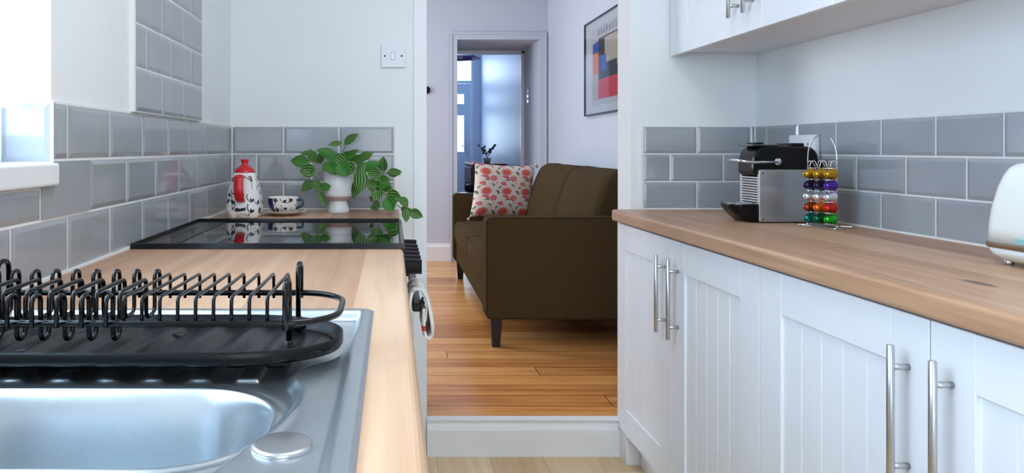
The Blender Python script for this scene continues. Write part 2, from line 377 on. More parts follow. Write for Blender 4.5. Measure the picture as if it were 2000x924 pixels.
# flat pilaster boards beside the doorway
b = NB(); box(b, 0.079, JL, YB-0.006, YB, 0, 2.10, bev=0.002); setp(obj('trim_1', b, 'gloss'), kind='structure')
# step up to the living room: skirting-profile riser and nosing
b = NB(); prism(b, [(YB-0.030, 0), (YB-0.030, 0.094), (YB-0.020, 0.103), (YB-0.014, 0.120), (YB-0.026, 0.124), (YB-0.026, 0.133), (YB+0.004, 0.1335), (YB+0.004, 0)], 0.127, 0.95, 'YZ')
setp(obj('trim_2', b, 'gloss', bev=0.0015), kind='structure')
b = NB(); box(b, 0.127, 0.95, YB-0.036, YB-0.030, 0, 0.005); setp(obj('trim_3', b, 'grout'), kind='structure')

# ---- tiles
def tiles(bm, P, rows, g=0.0046, t0=0.0032, t1=0.0056, bv=0.009):
    """rows = (v0, v1, joints); P(u, v, n) gives the point; n is the distance out of the wall"""
    for v0, v1, js in rows:
        for u0, u1 in zip(js[:-1], js[1:]):
            if u1-u0 < 0.012: continue
            a0, a1, c0, c1 = u0+g/2, u1-g/2, v0+g/2, v1-g/2
            bb = min(bv, (a1-a0)*0.3)
            rg = []
            for ins, n in ((0, 0), (0, t0), (bb, t1)):
                rg.append([bm.verts.new(P(u, v, n)) for u, v in ((a0+ins, c0+ins*(bv/bb)), (a1-ins, c0+ins*(bv/bb)), (a1-ins, c1-ins*(bv/bb)), (a0+ins, c1-ins*(bv/bb)))])
            for i in range(2):
                for k in range(4): bm.faces.new((rg[i][k], rg[i][(k+1) % 4], rg[i+1][(k+1) % 4], rg[i+1][k]))
            bm.faces.new(rg[2])
def groutquad(bm, P, u0, u1, v0, v1, n):
    vs = [P(u, v, m) for m in (0, n) for u, v in ((u0, v0), (u1, v0), (u1, v1), (u0, v1))]
    q = [bm.verts.new(p) for p in vs]
    for f in ((0,1,2,3), (4,5,6,7), (0,1,5,4), (1,2,6,5), (2,3,7,6), (3,0,4,7)):
        bm.faces.new([q[i] for i in f]).material_index = 1
def steps(a, b, first, d=0.2):
    js = [a]; x = first
    while x < b-1e-4:
        if x > a+1e-4: js.append(x)
        x += d
    return js+[b]
R0 = WT
# left wall (u = y): three courses, broken by the window and its sill
yc = YB-0.006
js1 = [-1.2+0.0015]+[1.3335+0.2*k for k in range(-12, 6)]+[yc]
js2 = [-1.2]+[1.430+0.2*k for k in range(-13, 6)]+[yc]
js1 = [j for j in js1 if -1.2 <= j <= 2.36 or j == yc]
js2 = [j for j in js2 if -1.2 <= j <= 2.46 or j == yc]
b = NB()
PL = lambda u, v, n: (XL+n, u, v)
def clip(js, a): return [a]+[j for j in js if j > a+0.004]
tiles(b, PL, [(R0, R0+0.1, js1)])
j2lo = [j for j in js2 if j < WY1-0.003]; ju = min(j for j in js2 if j > WY1)
tiles(b, PL, [(R0+0.1, 1.038, j2lo)]); tiles(b, PL, [(R0+0.1, R0+0.2, [j for j in js2 if j >= ju-0.001])])
ya_, yb_ = j2lo[-1]+0.0023, ju-0.0023
prism(b, [(ya_, R0+0.1023), (yb_, R0+0.1023), (yb_, R0+0.1977), (WY1+0.0023, R0+0.1977), (WY1+0.0023, 1.0375), (ya_, 1.0375)], XL, XL+0.0056, 'YZ')
tiles(b, PL, [(R0+0.2, R0+0.3, clip(js1, WY1))])
groutquad(b, PL, -1.2, yc, R0, 1.038, 0.0028); groutquad(b, PL, WY1, yc, 1.038, R0+0.302, 0.0028)
box(b, XL, XL+0.0105, -1.2, YB, WT-0.001, WT+0.0045, 1)
# corner strip beside the reveal
box(b, XL, XL+0.0055, WY1-0.003, WY1, 1.078, R0+0.302, 1)
# reveal tile (faces the camera)
PR_ = lambda u, v, n: (u, WY1-n, v)
tiles(b, PR_, [(1.078, R0+0.3, [XL-0.085, XL+0.002])]); groutquad(b, PR_, XL-0.085, XL+0.003, 1.078, R0+0.302, 0.0028)
obj('tiled_splashback', b, ['tile', 'grout'], wall_left)
# taller tiled panel behind the hob, a little proud of the plaster
b = NB(); XS = XL+0.0085
PS = lambda u, v, n: (XS+n, u, v)
S0, S1 = 1.664, 2.245
j1 = [S0+0.194*k for k in range(4)]; j2 = [S0, S0+0.075, S0+0.27, S0+0.465, S1]
j1[-1] = S1
tiles(b, PS, [(R0+0.302+0.1*k, R0+0.402+0.1*k, j1 if k % 2 == 0 else j2) for k in range(9)])
box(b, XL-0.001, XS+0.0028, S0-0.006, S1, R0+0.302, R0+0.302+0.9, 1)
obj('tiled_hob_panel', b, ['tile', 'grout'], wall_left)
# end wall, left of the doorway (u = x)
b = NB()
PBk = lambda u, v, n: (u, YB-n, v)
xs = [XL+0.006]+[-0.391+0.2*k for k in range(3)]; xe = 0.009
r1 = [XL+0.0065, -0.391, -0.191, xe]; r2_ = [XL+0.0065, -0.488, -0.289, -0.09, xe]
tiles(b, PBk, [(R0, R0+0.1, r1), (R0+0.1, R0+0.2, r2_), (R0+0.2, R0+0.3, r1)])
groutquad(b, PBk, XL, xe+0.004, R0, R0+0.302, 0.0028)
box(b, xe, xe+0.006, YB-0.007, YB, WT-0.01, R0+0.304, 1); box(b, XL, xe, YB-0.0105, YB, WT-0.001, WT+0.0045, 1)
obj('tiled_splashback', b, ['tile', 'grout'], wall_back)
# end wall, right of the doorway
b = NB(); xa, xb = 0.909, 1.313
r1 = [xa, 1.104, 1.298, xb]; r2_ = [xa, 1.007, 1.200, xb]
tiles(b, PBk, [(R0, R0+0.1, r1), (R0+0.1, R0+0.2, r2_), (R0+0.2, R0+0.3, r1)])
groutquad(b, PBk, xa-0.004, xb+0.02, R0, R0+0.302, 0.0028)
box(b, xa-0.006, xa, YB-0.007, YB, WT-0.01, R0+0.304, 1); box(b, xa, xb, YB-0.0105, YB, WT-0.001, WT+0.0045, 1)
obj('tiled_splashback', b, ['tile', 'grout'], wall_back)
# right wall
b = NB(); yr = 2.672
PRr = lambda u, v, n: (XRW-n, u, v)
tr = [0.0]+[1.601+0.199*k for k in range(-7, 6)]; tr = [j for j in tr if j < yr-0.01]+[yr]
tm = [0.0]+[1.704+0.199*k for k in range(-8, 6)]; tm = [j for j in tm if j < yr-0.01]+[yr]
tiles(b, PRr, [(R0, R0+0.1, tr), (R0+0.1, R0+0.2, tm), (R0+0.2, R0+0.3, tr)])
groutquad(b, PRr, 0.0, yr, R0, R0+0.302, 0.0028)
box(b, XRW-0.0105, XRW, 0.0, yr, WT-0.001, WT+0.0045, 1)
o = obj('tiled_splashback', b, ['tile', 'grout'], wall_right)

# ---- kitchen window, sill, curtain
win = empty('window_1', (XL-0.1, 0.65, 1.078), kind='structure')
b = NB()
for (a0, a1, c0, c1) in ((WY0, WY1, WZ0, WZ0+0.05), (WY0, WY1, WZ1-0.05, WZ1), (WY0, WY0+0.05, WZ0, WZ1), (WY1-0.05, WY1, WZ0, WZ1), (0.62, 0.67, WZ0, WZ1)):
    box(b, -0.74, -0.685, a0, a1, c0, c1, bev=0.004)
obj('window_frame', b, 'whiteg', win)
b = NB(); box(b, -0.714, -0.710, WY0+0.05, WY1-0.05, WZ0+0.05, WZ1-0.05); obj('glass_pane', b, 'pane', win)
b = NB(); box(b, -0.80, -0.566, WY0-0.01, WY1-0.002, 1.040, 1.078, bev=0.004); obj('window_sill', b, 'gloss', win)
b = NB(); n = 90
y0c, y1c = 0.06, 1.262
prev = None
for i in range(n+1):
    t = i/n; y = y0c+(y1c-y0c)*t; x = -0.626+0.011*sin(t*62)+0.004*sin(t*23+1)
    hem = 1.172+0.004*sin(t*19)
    cur = [bm_v for bm_v in (b.verts.new((x, y, hem)), b.verts.new((x-0.002, y, 1.6)), b.verts.new((-0.626+0.006*sin(t*62), y, 2.05)))]
    if prev:
        for k in range(2): b.faces.new((prev[k], cur[k], cur[k+1], prev[k+1])).smooth = True
    prev = cur
cur_ = empty('net_curtain', (-0.626, 0.66, 1.17), 'sheer white net curtain hanging in the left window above the sink', 'curtain')
obj('sheer_panel', b, 'sheer', cur_)
b = NB(); rod(b, (-0.626, WY0, 2.06), (-0.626, WY1, 2.06), 0.008, 10); obj('curtain_rod', b, 'white', cur_)

# ---- living room
FY = 6.42
b = NB(); box(b, -2.3, 1.345, YB+0.004, 7.6, LF-0.05, LF)
setp(obj('floor', b, 'pine', loc=(0, YB-0.075+0.14, 0)), kind='structure')
b = NB(); box(b, -2.3, 1.5, YB, FY+0.1, 2.65, 2.7); setp(obj('ceiling', b, 'ceil', loc=(0,0,0)), kind='structure')
b = NB(); box(b, 1.345, 1.45, YB+0.1, FY+0.1, 0, 2.7); setp(obj('wall_right', b, 'living', loc=(0,0,0)), kind='structure')
b = NB(); box(b, -2.4, -2.3, YB, 4.4, 0, 2.7); box(b, -2.4, -2.3, 5.6, FY+0.1, 0, 2.7); box(b, -2.4, -2.3, 4.4, 5.6, 0, 0.95); box(b, -2.4, -2.3, 4.4, 5.6, 2.25, 2.7)
setp(obj('wall_left', b, 'living', loc=(0,0,0)), kind='structure')
b = NB(); box(b, -2.4, -0.8, YB, YB+0.1, 0, 2.7); setp(obj('wall_near', b, 'living', loc=(0,0,0)), kind='structure')
OL, OR_, OT = 0.564, 1.272, 2.040
b = NB(); box(b, -2.4, OL, FY, FY+0.10, 0, 2.7); box(b, OR_, 1.345, FY, FY+0.10, 0, 2.7); box(b, OL, OR_, FY, FY+0.10, OT, 2.7)
setp(obj('wall_far', b, 'living', loc=(0,0,0)), kind='structure')
# architrave round the far doorway
b = NB(); aw = 0.062
def arch(o, d, y):
    prism(b, [(OL-o, LF), (OL-o, OT+o), (OR_+o, OT+o), (OR_+o, LF), (OR_+d, LF), (OR_+d, OT+d), (OL-d, OT+d), (OL-d, LF)], y, FY+0.002, 'XZ')
arch(aw, 0, FY-0.012); arch(aw, aw-0.018, FY-0.020)
setp(obj('trim_4', b, 'living', bev=0.002), kind='structure')
# skirting on the far wall and the right wall
def skirt(x0, x1):
    b = NB(); prism(b, [(FY, LF), (FY-0.018, LF), (FY-0.018, LF+0.125), (FY-0.008, LF+0.14), (FY-0.006, LF+0.155), (FY, LF+0.155)], x0, x1, 'YZ'); return b
setp(obj('baseboard_far', skirt(-2.3, OL-aw), 'gloss'), kind='structure')
b = NB(); box(b, 1.327, 1.345, YB+0.2, FY, LF, LF+0.15, bev=0.004); setp(obj('baseboard_right', b, 'gloss'), kind='structure')

# ---- passage and hall
PYE = 7.20
b = NB(); box(b, OR_, OR_+0.25, FY+0.1, PYE, 0, 2.7); box(b, OL-0.3, OL-0.02, FY+0.1, PYE, 0, 2.7); box(b, OL-0.02, OR_, FY+0.1, PYE, OT+0.004, 2.7)
setp(obj('wall_passage', b, 'living', loc=(0,0,0)), kind='structure')
b = NB(); box(b, OR_-0.03, OR_, PYE-0.05, PYE+0.02, LF, OT, bev=0.004); box(b, OL-0.02, OR_, PYE-0.05, PYE+0.02, OT-0.03, OT+0.004, bev=0.004)
setp(obj('trim_5', b, 'gloss'), kind='structure')
HY = 11.70
b = NB(); box(b, 1.40, 1.5, PYE, HY+0.1, 0, 2.8); box(b, OR_, 1.5, PYE, PYE+0.05, 0, 2.8)
setp(obj('wall_hall_right', b, 'hall', loc=(0,0,0)), kind='structure')
b = NB(); box(b, 0.1, 0.2, PYE, HY+0.1, 0, 2.8); box(b, 0.1, OL-0.02, PYE, PYE+0.05, 0, 2.8); setp(obj('wall_hall_left', b, 'hall', loc=(0,0,0)), kind='structure')
b = NB(); box(b, 0.1, 1.5, PYE, HY+0.1, 2.75, 2.85); setp(obj('ceiling', b, 'ceil', loc=(0,0,0)), kind='structure')
b = NB(); box(b, 0.1, 1.5, 7.6, HY+0.1, LF-0.05, LF); setp(obj('floor', b, 'pine', loc=(0,0,0)), kind='structure')
DL, DR, DT = 0.40, 1.245, 2.125
b = NB(); box(b, 0.1, DL-0.05, HY, HY+0.1, 0, 2.8); box(b, DR+0.05, 1.5, HY, HY+0.1, 0, 2.8); box(b, DL-0.05, DR+0.05, HY, HY+0.1, 2.53, 2.8)
setp(obj('wall_front', b, 'hall', loc=(0,0,0)), kind='structure')
fd = empty('door_1', ((DL+DR)/2, HY, LF), kind='structure')
b = NB()
for q in ((DL-0.05, DL, LF, 2.53), (DR, DR+0.05, LF, 2.53), (DL, DR, DT+0.0, DT+0.04), (DL, DR, 2.49, 2.53)): box(b, q[0], q[1], HY-0.01, HY+0.07, q[2], q[3], bev=0.004)
obj('door_frame', b, 'door', fd)
b = NB()
panes = [(0.50, 0.76, 1.80, 1.955), (0.88, 1.133, 1.80, 1.955), (0.50, 0.76, 1.05, 1.62), (0.88, 1.133, 1.05, 1.62)]
xsP = [DL+0.003, 0.50, 0.76, 0.88, 1.133, DR-0.003]; zsP = [LF+0.005, 1.05, 1.62, 1.80, 1.955, DT-0.004]
for i in range(5):
    for k in range(5):
        x0, x1, z0, z1 = xsP[i], xsP[i+1], zsP[k], zsP[k+1]
        if i in (1, 3) and k in (1, 3): continue
        box(b, x0, x1, HY, HY+0.045, z0, z1)
for (x0, x1) in ((0.50, 0.76), (0.88, 1.133)): box(b, x0, x1, HY-0.006, HY, 0.30, 0.88, bev=0.004)
obj('door_leaf', b, 'door', fd)
b = NB()
for (x0, x1, z0, z1) in panes: box(b, x0, x1, HY+0.018, HY+0.024, z0, z1)
obj('glass_pane', b, 'pane', fd)
b = NB(); box(b, DL, DR, HY+0.018, HY+0.024, DT+0.04, 2.49); obj('transom_pane', b, 'pane', fd)
b = NB(); box(b, 1.175, 1.205, HY-0.012, HY, 1.0, 1.26, bev=0.003); rod(b, (1.19, HY-0.012, 1.14), (1.19, HY-0.05, 1.14), 0.009, 10); rod(b, (1.19, HY-0.05, 1.14), (1.08, HY-0.05, 1.14), 0.009, 10)
obj('door_handle', b, 'chrome', fd)

# ------------------------------------------------------------------ worktops
def front_profile(xf, xb, z0, z1, r, sgn):
    """section with its rounded nose at xf, solid until xb"""
    pts = [(xb, z0), (xf+sgn*r*0.5, z0), (xf, z0+r*0.5)] + [(xf+sgn*(r-r*cos(radians(a))), z1-r+r*sin(radians(a))) for a in (0, 22, 45, 68, 90)] + [(xb, z1)]
    return pts
b = NB(); zt, zb_ = WT, WT-0.040
XFW = 0.026
prism(b, front_profile(XFW, -0.030, zb_, zt, 0.009, -1), -1.2, 1.628, 'XZ')
box(b, XL, -0.518, -1.2, 1.628, zb_, zt); box(b, -0.518, -0.030, 1.002, 1.628, zb_, zt); box(b, -0.518, -0.030, -1.2, -0.045, zb_, zt)
setp(obj('worktop', b, 'oak', loc=(XL, -1.2, zb_)), 'pale oak worktop in the left foreground holding the steel sink', 'worktop')
b = NB(); prism(b, front_profile(XFW, XL, zb_, zt, 0.009, -1), 2.224, YB, 'XZ')
setp(obj('worktop', b, 'oak', loc=(XL-0.3, 2.0, zb_)), 'short oak worktop beyond the hob carrying the teapot and trailing plant', 'worktop')
b = NB(); prism(b, front_profile(0.838, XRW, zb_, zt, 0.009, 1), 0.05, 2.680, 'XZ')
setp(obj('worktop', b, 'oak', loc=(0.838, 0.05, zb_), right=True), 'long oak worktop on the right carrying the coffee machine and toaster', 'worktop')

# ------------------------------------------------------------------ cabinets
def beadboard(bm, xf, y0, y1, z0, z1, nb=5):
    """recessed tongue-and-groove panel, face at xf looking towards -x"""
    w_ = (y1-y0)/nb; g = 0.0022; d = 0.0025; line = []
    for k in range(nb):
        a = y0+k*w_; c = a+w_
        line += [(xf+d if k else xf, a), (xf, a+g), (xf, c-g)]
    line.append((xf, y1))
    lo = [bm.verts.new((x, y, z0)) for x, y in line]; hi = [bm.verts.new((x, y, z1)) for x, y in line]
    for i in range(len(line)-1): bm.faces.new((lo[i], lo[i+1], hi[i+1], hi[i]))
def door_bm(xf, y0, y1, z0, z1, st=0.088, g=0.0015, grooves=5):
    bm = NB(); y0 += g; y1 -= g; x1 = xf+0.020
    box(bm, xf, x1, y0, y0+st, z0, z1, bev=0.0012, seg=1); box(bm, xf, x1, y1-st, y1, z0, z1, bev=0.0012, seg=1)
    box(bm, xf, x1, y0+st, y1-st, z0, z0+st, bev=0.0012, seg=1); box(bm, xf, x1, y0+st, y1-st, z1-st, z1, bev=0.0012, seg=1)
    beadboard(bm, xf+0.006, y0+st, y1-st, z0+st, z1-st, grooves)
    return bm
def handle_bm(xf, y, zc, L=0.232, cc=0.160):
    bm = NB(); r = 0.006; xo = xf-0.030
    rod(bm, (xo, y, zc-L/2), (xo, y, zc+L/2), r, 16, bev=0.0012)
    for s in (-1, 1): rod(bm, (xo, y, zc+s*cc/2), (xf+0.001, y, zc+s*cc/2), 0.005, 12)
    return bm
def base_unit(name, ya, ym, yb, label, post=False):
    t = empty(name, (0.87, (ya+yb)/2, 0), label, 'cabinet', right=True)
    b = NB(); box(b, 0.876, XRW-0.01, ya+0.002, yb-0.001, 0.10, WT-0.0405); obj('carcass', b, 'carc', t)
    for (p, q, hy) in ((ym, yb, ym+0.046), (ya, ym, ym-0.046)):
        d = obj('door', door_bm(0.855, p, q, 0.104, 0.836), 'cab', t, keep=False)
        obj('handle', handle_bm(0.855, hy, 0.670), 'brushed', d)
    b = NB(); box(b, 0.905, 0.921, ya, (yb-0.10 if post else yb), 0.0, 0.099)
    if post: box(b, 0.857, 0.925, yb-0.092, yb, 0.0, 0.099, bev=0.001)
    obj('plinth', b, 'cab', t)
base_unit('base_cabinet', 1.667, 2.170, 2.672, 'white beadboard base cabinet nearest the doorway on the right', True)
base_unit('base_cabinet', 0.646, 1.146, 1.666, 'white beadboard base cabinet in the right foreground, cut by the frame')
def wall_unit(ya, ym, yb, label, filler=False):
    t = empty('wall_cabinet', (1.1, (ya+yb)/2, 1.4355), label, 'cabinet', right=True)
    b = NB(); box(b, 1.068, XRW-0.001, ya+0.001, yb-0.001, 1.444, 2.16)
    for yy in (yb-0.05, ya+0.05):
        for xx in (1.095, XRW-0.05): rod(b, (xx, yy, 1.4445), (xx, yy, 1.4425), 0.004, 10)
    obj('carcass', b, 'carc', t)
    for (p, q, hy) in ((ym, yb, ym+0.044), (ya, ym, ym-0.044)):
        d = obj('door', door_bm(1.048, p, q, 1.4355, 2.16), 'cab', t)
        obj('handle', handle_bm(1.048, hy, 1.600), 'brushed', d)
    if filler:
        b = NB(); box(b, 1.048, 1.066, yb, 2.672, 1.4355, 2.16); obj('filler_panel', b, 'cab', t)
wall_unit(1.62, 2.12, 2.62, 'white wall cabinet above the coffee machine at the doorway end', True)
wall_unit(0.62, 1.12, 1.62, 'white wall cabinet added out of view nearer the camera for its shadow')  # whole unit is unseen, put in to carry on the shadow
# left-hand base units under the worktop
def left_unit(ya, yb, label):
    t = empty('base_cabinet', (-0.3, (ya+yb)/2, 0), label, 'cabinet')
    b = NB(); box(b, XL+0.01, -0.022, ya, yb, 0.1, 0.72); box(b, XL+0.01, -0.53, ya, yb, 0.72, WT-0.041); box(b, -0.06, -0.022, ya, yb, 0.72, WT-0.041); obj('carcass', b, 'carc', t)
    b = door_bm(0.004, -yb, -ya, 0.104, 0.836); bmesh.ops.rotate(b, verts=b.verts[:], cent=(0, 0, 0), matrix=Matrix.Rotation(pi, 3, 'Z')); bmesh.ops.translate(b, verts=b.verts[:], vec=(0.004, 0, 0))
    obj('door', b, 'cab', t)
    b = NB(); box(b, -0.08, -0.065, ya, yb, 0, 0.099); obj('plinth', b, 'cab', t)
left_unit(1.03, 1.622, 'white base cabinet under the oak worktop between sink and cooker')
left_unit(2.226, 2.69, 'white base cabinet under the short oak worktop beyond the cooker')

# ------------------------------------------------------------------ cooker with black glass hob
ck = empty('cooker', (-0.27, 1.925, 0), 'black electric cooker with glossy glass hob set between the oak worktops', 'cooker')
CY0, CY1 = 1.630, 2.222
b = NB(); box(b, XL+0.012, 0.004, CY0+0.003, CY1-0.003, 0.02, 0.872); obj('body', b, 'rim', ck)
b = NB()
# hob frame: bevelled rim round the glass
x0, x1 = XL+0.008, 0.030
def ring(bm, levels, mi=0):
    R_ = [[bm.verts.new((x, y, z)) for x, y in ((a0, c0), (a1, c0), (a1, c1), (a0, c1))] for a0, a1, c0, c1, z in levels]
    for i in range(len(R_)-1):
        for k in range(4): bm.faces.new((R_[i][k], R_[i][(k+1) % 4], R_[i+1][(k+1) % 4], R_[i+1][k])).material_index = mi
ring(b, [(x0, x1-0.006, CY0+0.01, CY1-0.004, 0.868), (x0, x1, CY0, CY1, 0.879), (x0, x1, CY0, CY1, 0.884), (x0+0.003, x1-0.005, CY0+0.007, CY1-0.004, 0.8945), (x0+0.005, x1-0.010, CY0+0.014, CY1-0.006, 0.8945), (x0+0.006, x1-0.013, CY0+0.020, CY1-0.008, 0.8875)])
obj('hob_rim', b, 'rim', ck)
b = NB(); box(b, x0+0.095, x1-0.012, CY0+0.018, CY1-0.007, 0.882, 0.8880)
obj('hob_glass', b, 'glass', ck)
b = NB(); box(b, x0+0.005, x0+0.090, CY0+0.018, CY1-0.007, 0.882, 0.8882, bev=0.0012)
for (ya, yb_) in ((1.80, 1.845), (1.865, 1.955), (1.975, 2.02)):
    box(b, x0+0.036, x0+0.050, ya, yb_, 0.8882, 0.8886, 1)
obj('rear_vent', b, ['rim', 'print'], ck)
zprint = mat('dim_zone_print', (0.02, 0.02, 0.022), 0.15)
for cx, cy, r in ((-0.34, 1.78, 0.090), (-0.34, 2.05, 0.072), (-0.12, 1.78, 0.072), (-0.12, 2.06, 0.090)):
    b = NB(); lathe(b, [(r, 0), (r, 0.0002), (r-0.0015, 0.0002), (r-0.0015, 0)], (cx, cy, 0.8880), 48)
    obj('zone_ring', b, zprint, ck)
b = NB(); box(b, 0.003, 0.022, CY0+0.004, CY1-0.004, 0.785, 0.872, bev=0.003); obj('control_panel', b, 'rim', ck)
b = NB(); box(b, 0.003, 0.020, CY0+0.006, CY1-0.006, 0.18, 0.775, bev=0.003); obj('oven_door', b, 'glass', ck)
for k, y in enumerate((1.672, 1.735, 1.80, 1.865, 1.93, 2.03)):
    b = NB(); lathe(b, [(0, 0), (0.021, 0), (0.021, 0.006), (0.018, 0.010), (0.0165, 0.042), (0.0145, 0.045), (0, 0.045)], (0.021, y, 0.838), 20, axis=(1, 0, 0)); box(b, 0.05, 0.0675, y-0.004, y+0.004, 0.822, 0.854)
    obj('knob', b, 'black', ck)
b = NB(); box(b, 0.046, 0.066, 1.658, 2.17, 0.739, 0.757, bev=0.004)
for y in (1.84, 2.12): box(b, 0.018, 0.050, y-0.012, y+0.012, 0.741, 0.755, bev=0.002)
obj('door_handle', b, 'black', ck)

# tea towel folded over the cooker's handle
tw = empty('tea_towel', (0.055, 1.74, 0.69), 'cream tea towel with red stripes folded over the cooker door handle', 'tea towel')
def strip(bm, prof, y0, y1, th, mfun=None, ny=8, amp=0.002):
    """thickened sheet whose section prof (x, z) is swept along y"""
    P = [Vector((x, 0, z)) for x, z in prof]; n = len(P); nor = []
    for i in range(n):
        t = (P[min(i+1, n-1)]-P[max(i-1, 0)]).normalized(); nor.append(Vector((-t.z, 0, t.x)))
    g = [[], []]
    for s in (0, 1):
        for i in range(n):
            row = []
            for k in range(ny+1):
                y = y0+(y1-y0)*k/ny; q = P[i]+nor[i]*(th*(s-0.5)+amp*sin(k*1.7+i*0.35))
                row.append(bm.verts.new((q.x, y+0.003*sin(i*0.5), q.z)))
            g[s].append(row)
    def F_(a, b_, c, d, i, k):
        f = bm.faces.new((a, b_, c, d)); f.smooth = True; f.material_index = mfun(i, k) if mfun else 0
    for i in range(n-1):
        for k in range(ny):
            for s in (0, 1): F_(g[s][i][k], g[s][i][k+1], g[s][i+1][k+1], g[s][i+1][k], i, k)
        F_(g[0][i][0], g[0][i+1][0], g[1][i+1][0], g[1][i][0], i, 0); F_(g[0][i][ny], g[0][i+1][ny], g[1][i+1][ny], g[1][i][ny], i, ny-1)
    for i in (0, n-1):
        for k in range(ny): F_(g[0][i][k], g[0][i][k+1], g[1][i][k+1], g[1][i][k], min(i, n-2), k)
pr = [(0.045, 0.668), (0.041, 0.70), (0.040, 0.74), (0.040, 0.765), (0.043, 0.782), (0.052, 0.790), (0.066, 0.788), (0.078, 0.772), (0.087, 0.74), (0.091, 0.71), (0.090, 0.69), (0.084, 0.680), (0.075, 0.682), (0.071, 0.70), (0.072, 0.73), (0.073, 0.745)]
prs = [tuple(p)[:1]+(p[2],) for p in fillet([(x, 0, z) for x, z in pr], 0.01, 3)]
b = NB(); strip(b, prs, 1.652, 1.80, 0.0055, lambda i, k: 1 if (k == 4 and 18 < i < 26) or (k < 3 and len(prs)-9 < i < len(prs)-6) else 0, 10)
obj('folded_cloth', b, ['towel', 'towelred'], tw)
b = NB(); strip(b, [(0.026, 0.655), (0.030, 0.70), (0.033, 0.74), (0.034, 0.765), (0.036, 0.777)], 1.66, 1.79, 0.005, None, 10, 0.001)
obj('inner_fold', b, 'towel', tw)

# ------------------------------------------------------------------ stainless sink
def poly_sd(px, py, pts):
    best = 1e9; sgn = 1
    for (ax, ay), (bx, by) in zip(pts[:-1], pts[1:]):
        dx, dy = bx-ax, by-ay; L2 = dx*dx+dy*dy
        t = max(0, min(1, ((px-ax)*dx+(py-ay)*dy)/L2)); qx, qy = ax+t*dx-px, ay+t*dy-py; d = qx*qx+qy*qy
        if d < best: best = d; sgn = 1 if (dx*(py-ay)-dy*(px-ax)) > 0 else -1
    return sgn*sqrt(best)
SC = [(-0.030, 0.93), (-0.047, 0.88), (-0.050, 0.8385), (-0.0545, 0.80), (-0.069, 0.772), (-0.089, 0.758), (-0.099, 0.735), (-0.098, 0.712), (-0.088, 0.690), (-0.0835, 0.662), (-0.086, 0.628), (-0.095, 0.588), (-0.105, 0.563), (-0.117, 0.530), (-0.126, 0.505), (-0.131, 0.485), (-0.126, 0.465), (-0.112, 0.44), (-0.092, 0.40), (-0.085, 0.30), (-0.085, 0.10), (-0.09, -0.2)]
def smooth_poly(pts, it=2):
    for _ in range(it):
        q = [pts[0]]
        for a, b_ in zip(pts[:-1], pts[1:]):
            q += [(a[0]*.75+b_[0]*.25, a[1]*.75+b_[1]*.25), (a[0]*.25+b_[0]*.75, a[1]*.25+b_[1]*.75)]
        pts = q+[pts[-1]]
    return pts
SC = smooth_poly(SC, 2)
def ss(t): t = max(0, min(1, t)); return t*t*(3-2*t)
def rr_sd(x, y, x0, x1, y0, y1, r):
    cx, cy = (x0+x1)/2, (y0+y1)/2; qx, qy = abs(x-cx)-(x1-x0)/2+r, abs(y-cy)-(y1-y0)/2+r
    return min(max(qx, qy), 0)+sqrt(max(qx, 0)**2+max(qy, 0)**2)-r
SX0, SX1, SY0, SY1 = -0.522, -0.0245, -0.05, 1.010
def sink_z(x, y):
    e = -rr_sd(x, y, SX0, SX1, SY0, SY1, 0.012)
    z = 0.0005+0.0035*ss(e/0.004)
    z -= 0.0035*ss((e-0.016)/0.010)
    s = poly_sd(x, y, SC)                        # negative on the bowl / drainer side
    z -= 0.0090*ss(0.5-s/0.011)*ss((e-0.012)/0.012)
    for (a0, a1, c0, c1, r, dp) in ((-0.465, -0.102, 0.531, 0.700, 0.080, 0.115), (-0.465, -0.100, 0.03, 0.455, 0.09, 0.15)):
        d = -rr_sd(x, y, a0, a1, c0, c1, r)
        z += 0.0020*math.exp(-((d+0.005)/0.004)**2)+0.0014*math.exp(-((d+0.0165)/0.004)**2)
        if d > -0.003:
            t = d+0.003; z -= dp*0.86*ss(t/0.030)+dp*0.14*ss(t/0.09)
    if y > 0.70 and s < 0 and x < -0.10:           # raised drainer ribs whose ends show in front of the tray
        z += 0.0042*ss((sin((x+0.52)*2*pi/0.046)+0.25)/0.5)*ss((y-0.722)/0.006)*ss((0.975-y)/0.02)*ss((-0.105-x)/0.02)
    return z
b = NB()
def lin(a, c, st): n = max(1, round((c-a)/st)); return [a+(c-a)*k/n for k in range(n+1)]
xsG = lin(SX0, -0.44, 0.004)[:-1]+lin(-0.44, -0.16, 0.006)[:-1]+lin(-0.16, SX1, 0.0019)
ysG = lin(SY0, 0.46, 0.008)[:-1]+lin(0.46, 0.80, 0.0022)[:-1]+lin(0.80, 0.97, 0.004)[:-1]+lin(0.97, SY1, 0.002)
grid = [[b.verts.new((x, y, WT+sink_z(x, y))) for x in xsG] for y in ysG]
for j in range(len(ysG)-1):
    for i in range(len(xsG)-1): b.faces.new((grid[j][i], grid[j][i+1], grid[j+1][i+1], grid[j+1][i])).smooth = True
sk = empty('kitchen_sink', ((SX0+SX1)/2, 0.48, WT), 'stainless steel inset sink with small bowl in the left foreground', 'sink')
o = obj('basin', b, 'steel', sk, keep=True)
b = NB(); lathe(b, [(0.0222, 0), (0.0226, 0.0018), (0.0218, 0.0030), (0.019, 0.0036), (0.0, 0.0039)], (-0.0805, 0.548, WT+0.0005), 48)
obj('tap_hole_cover', b, 'brushed', sk)

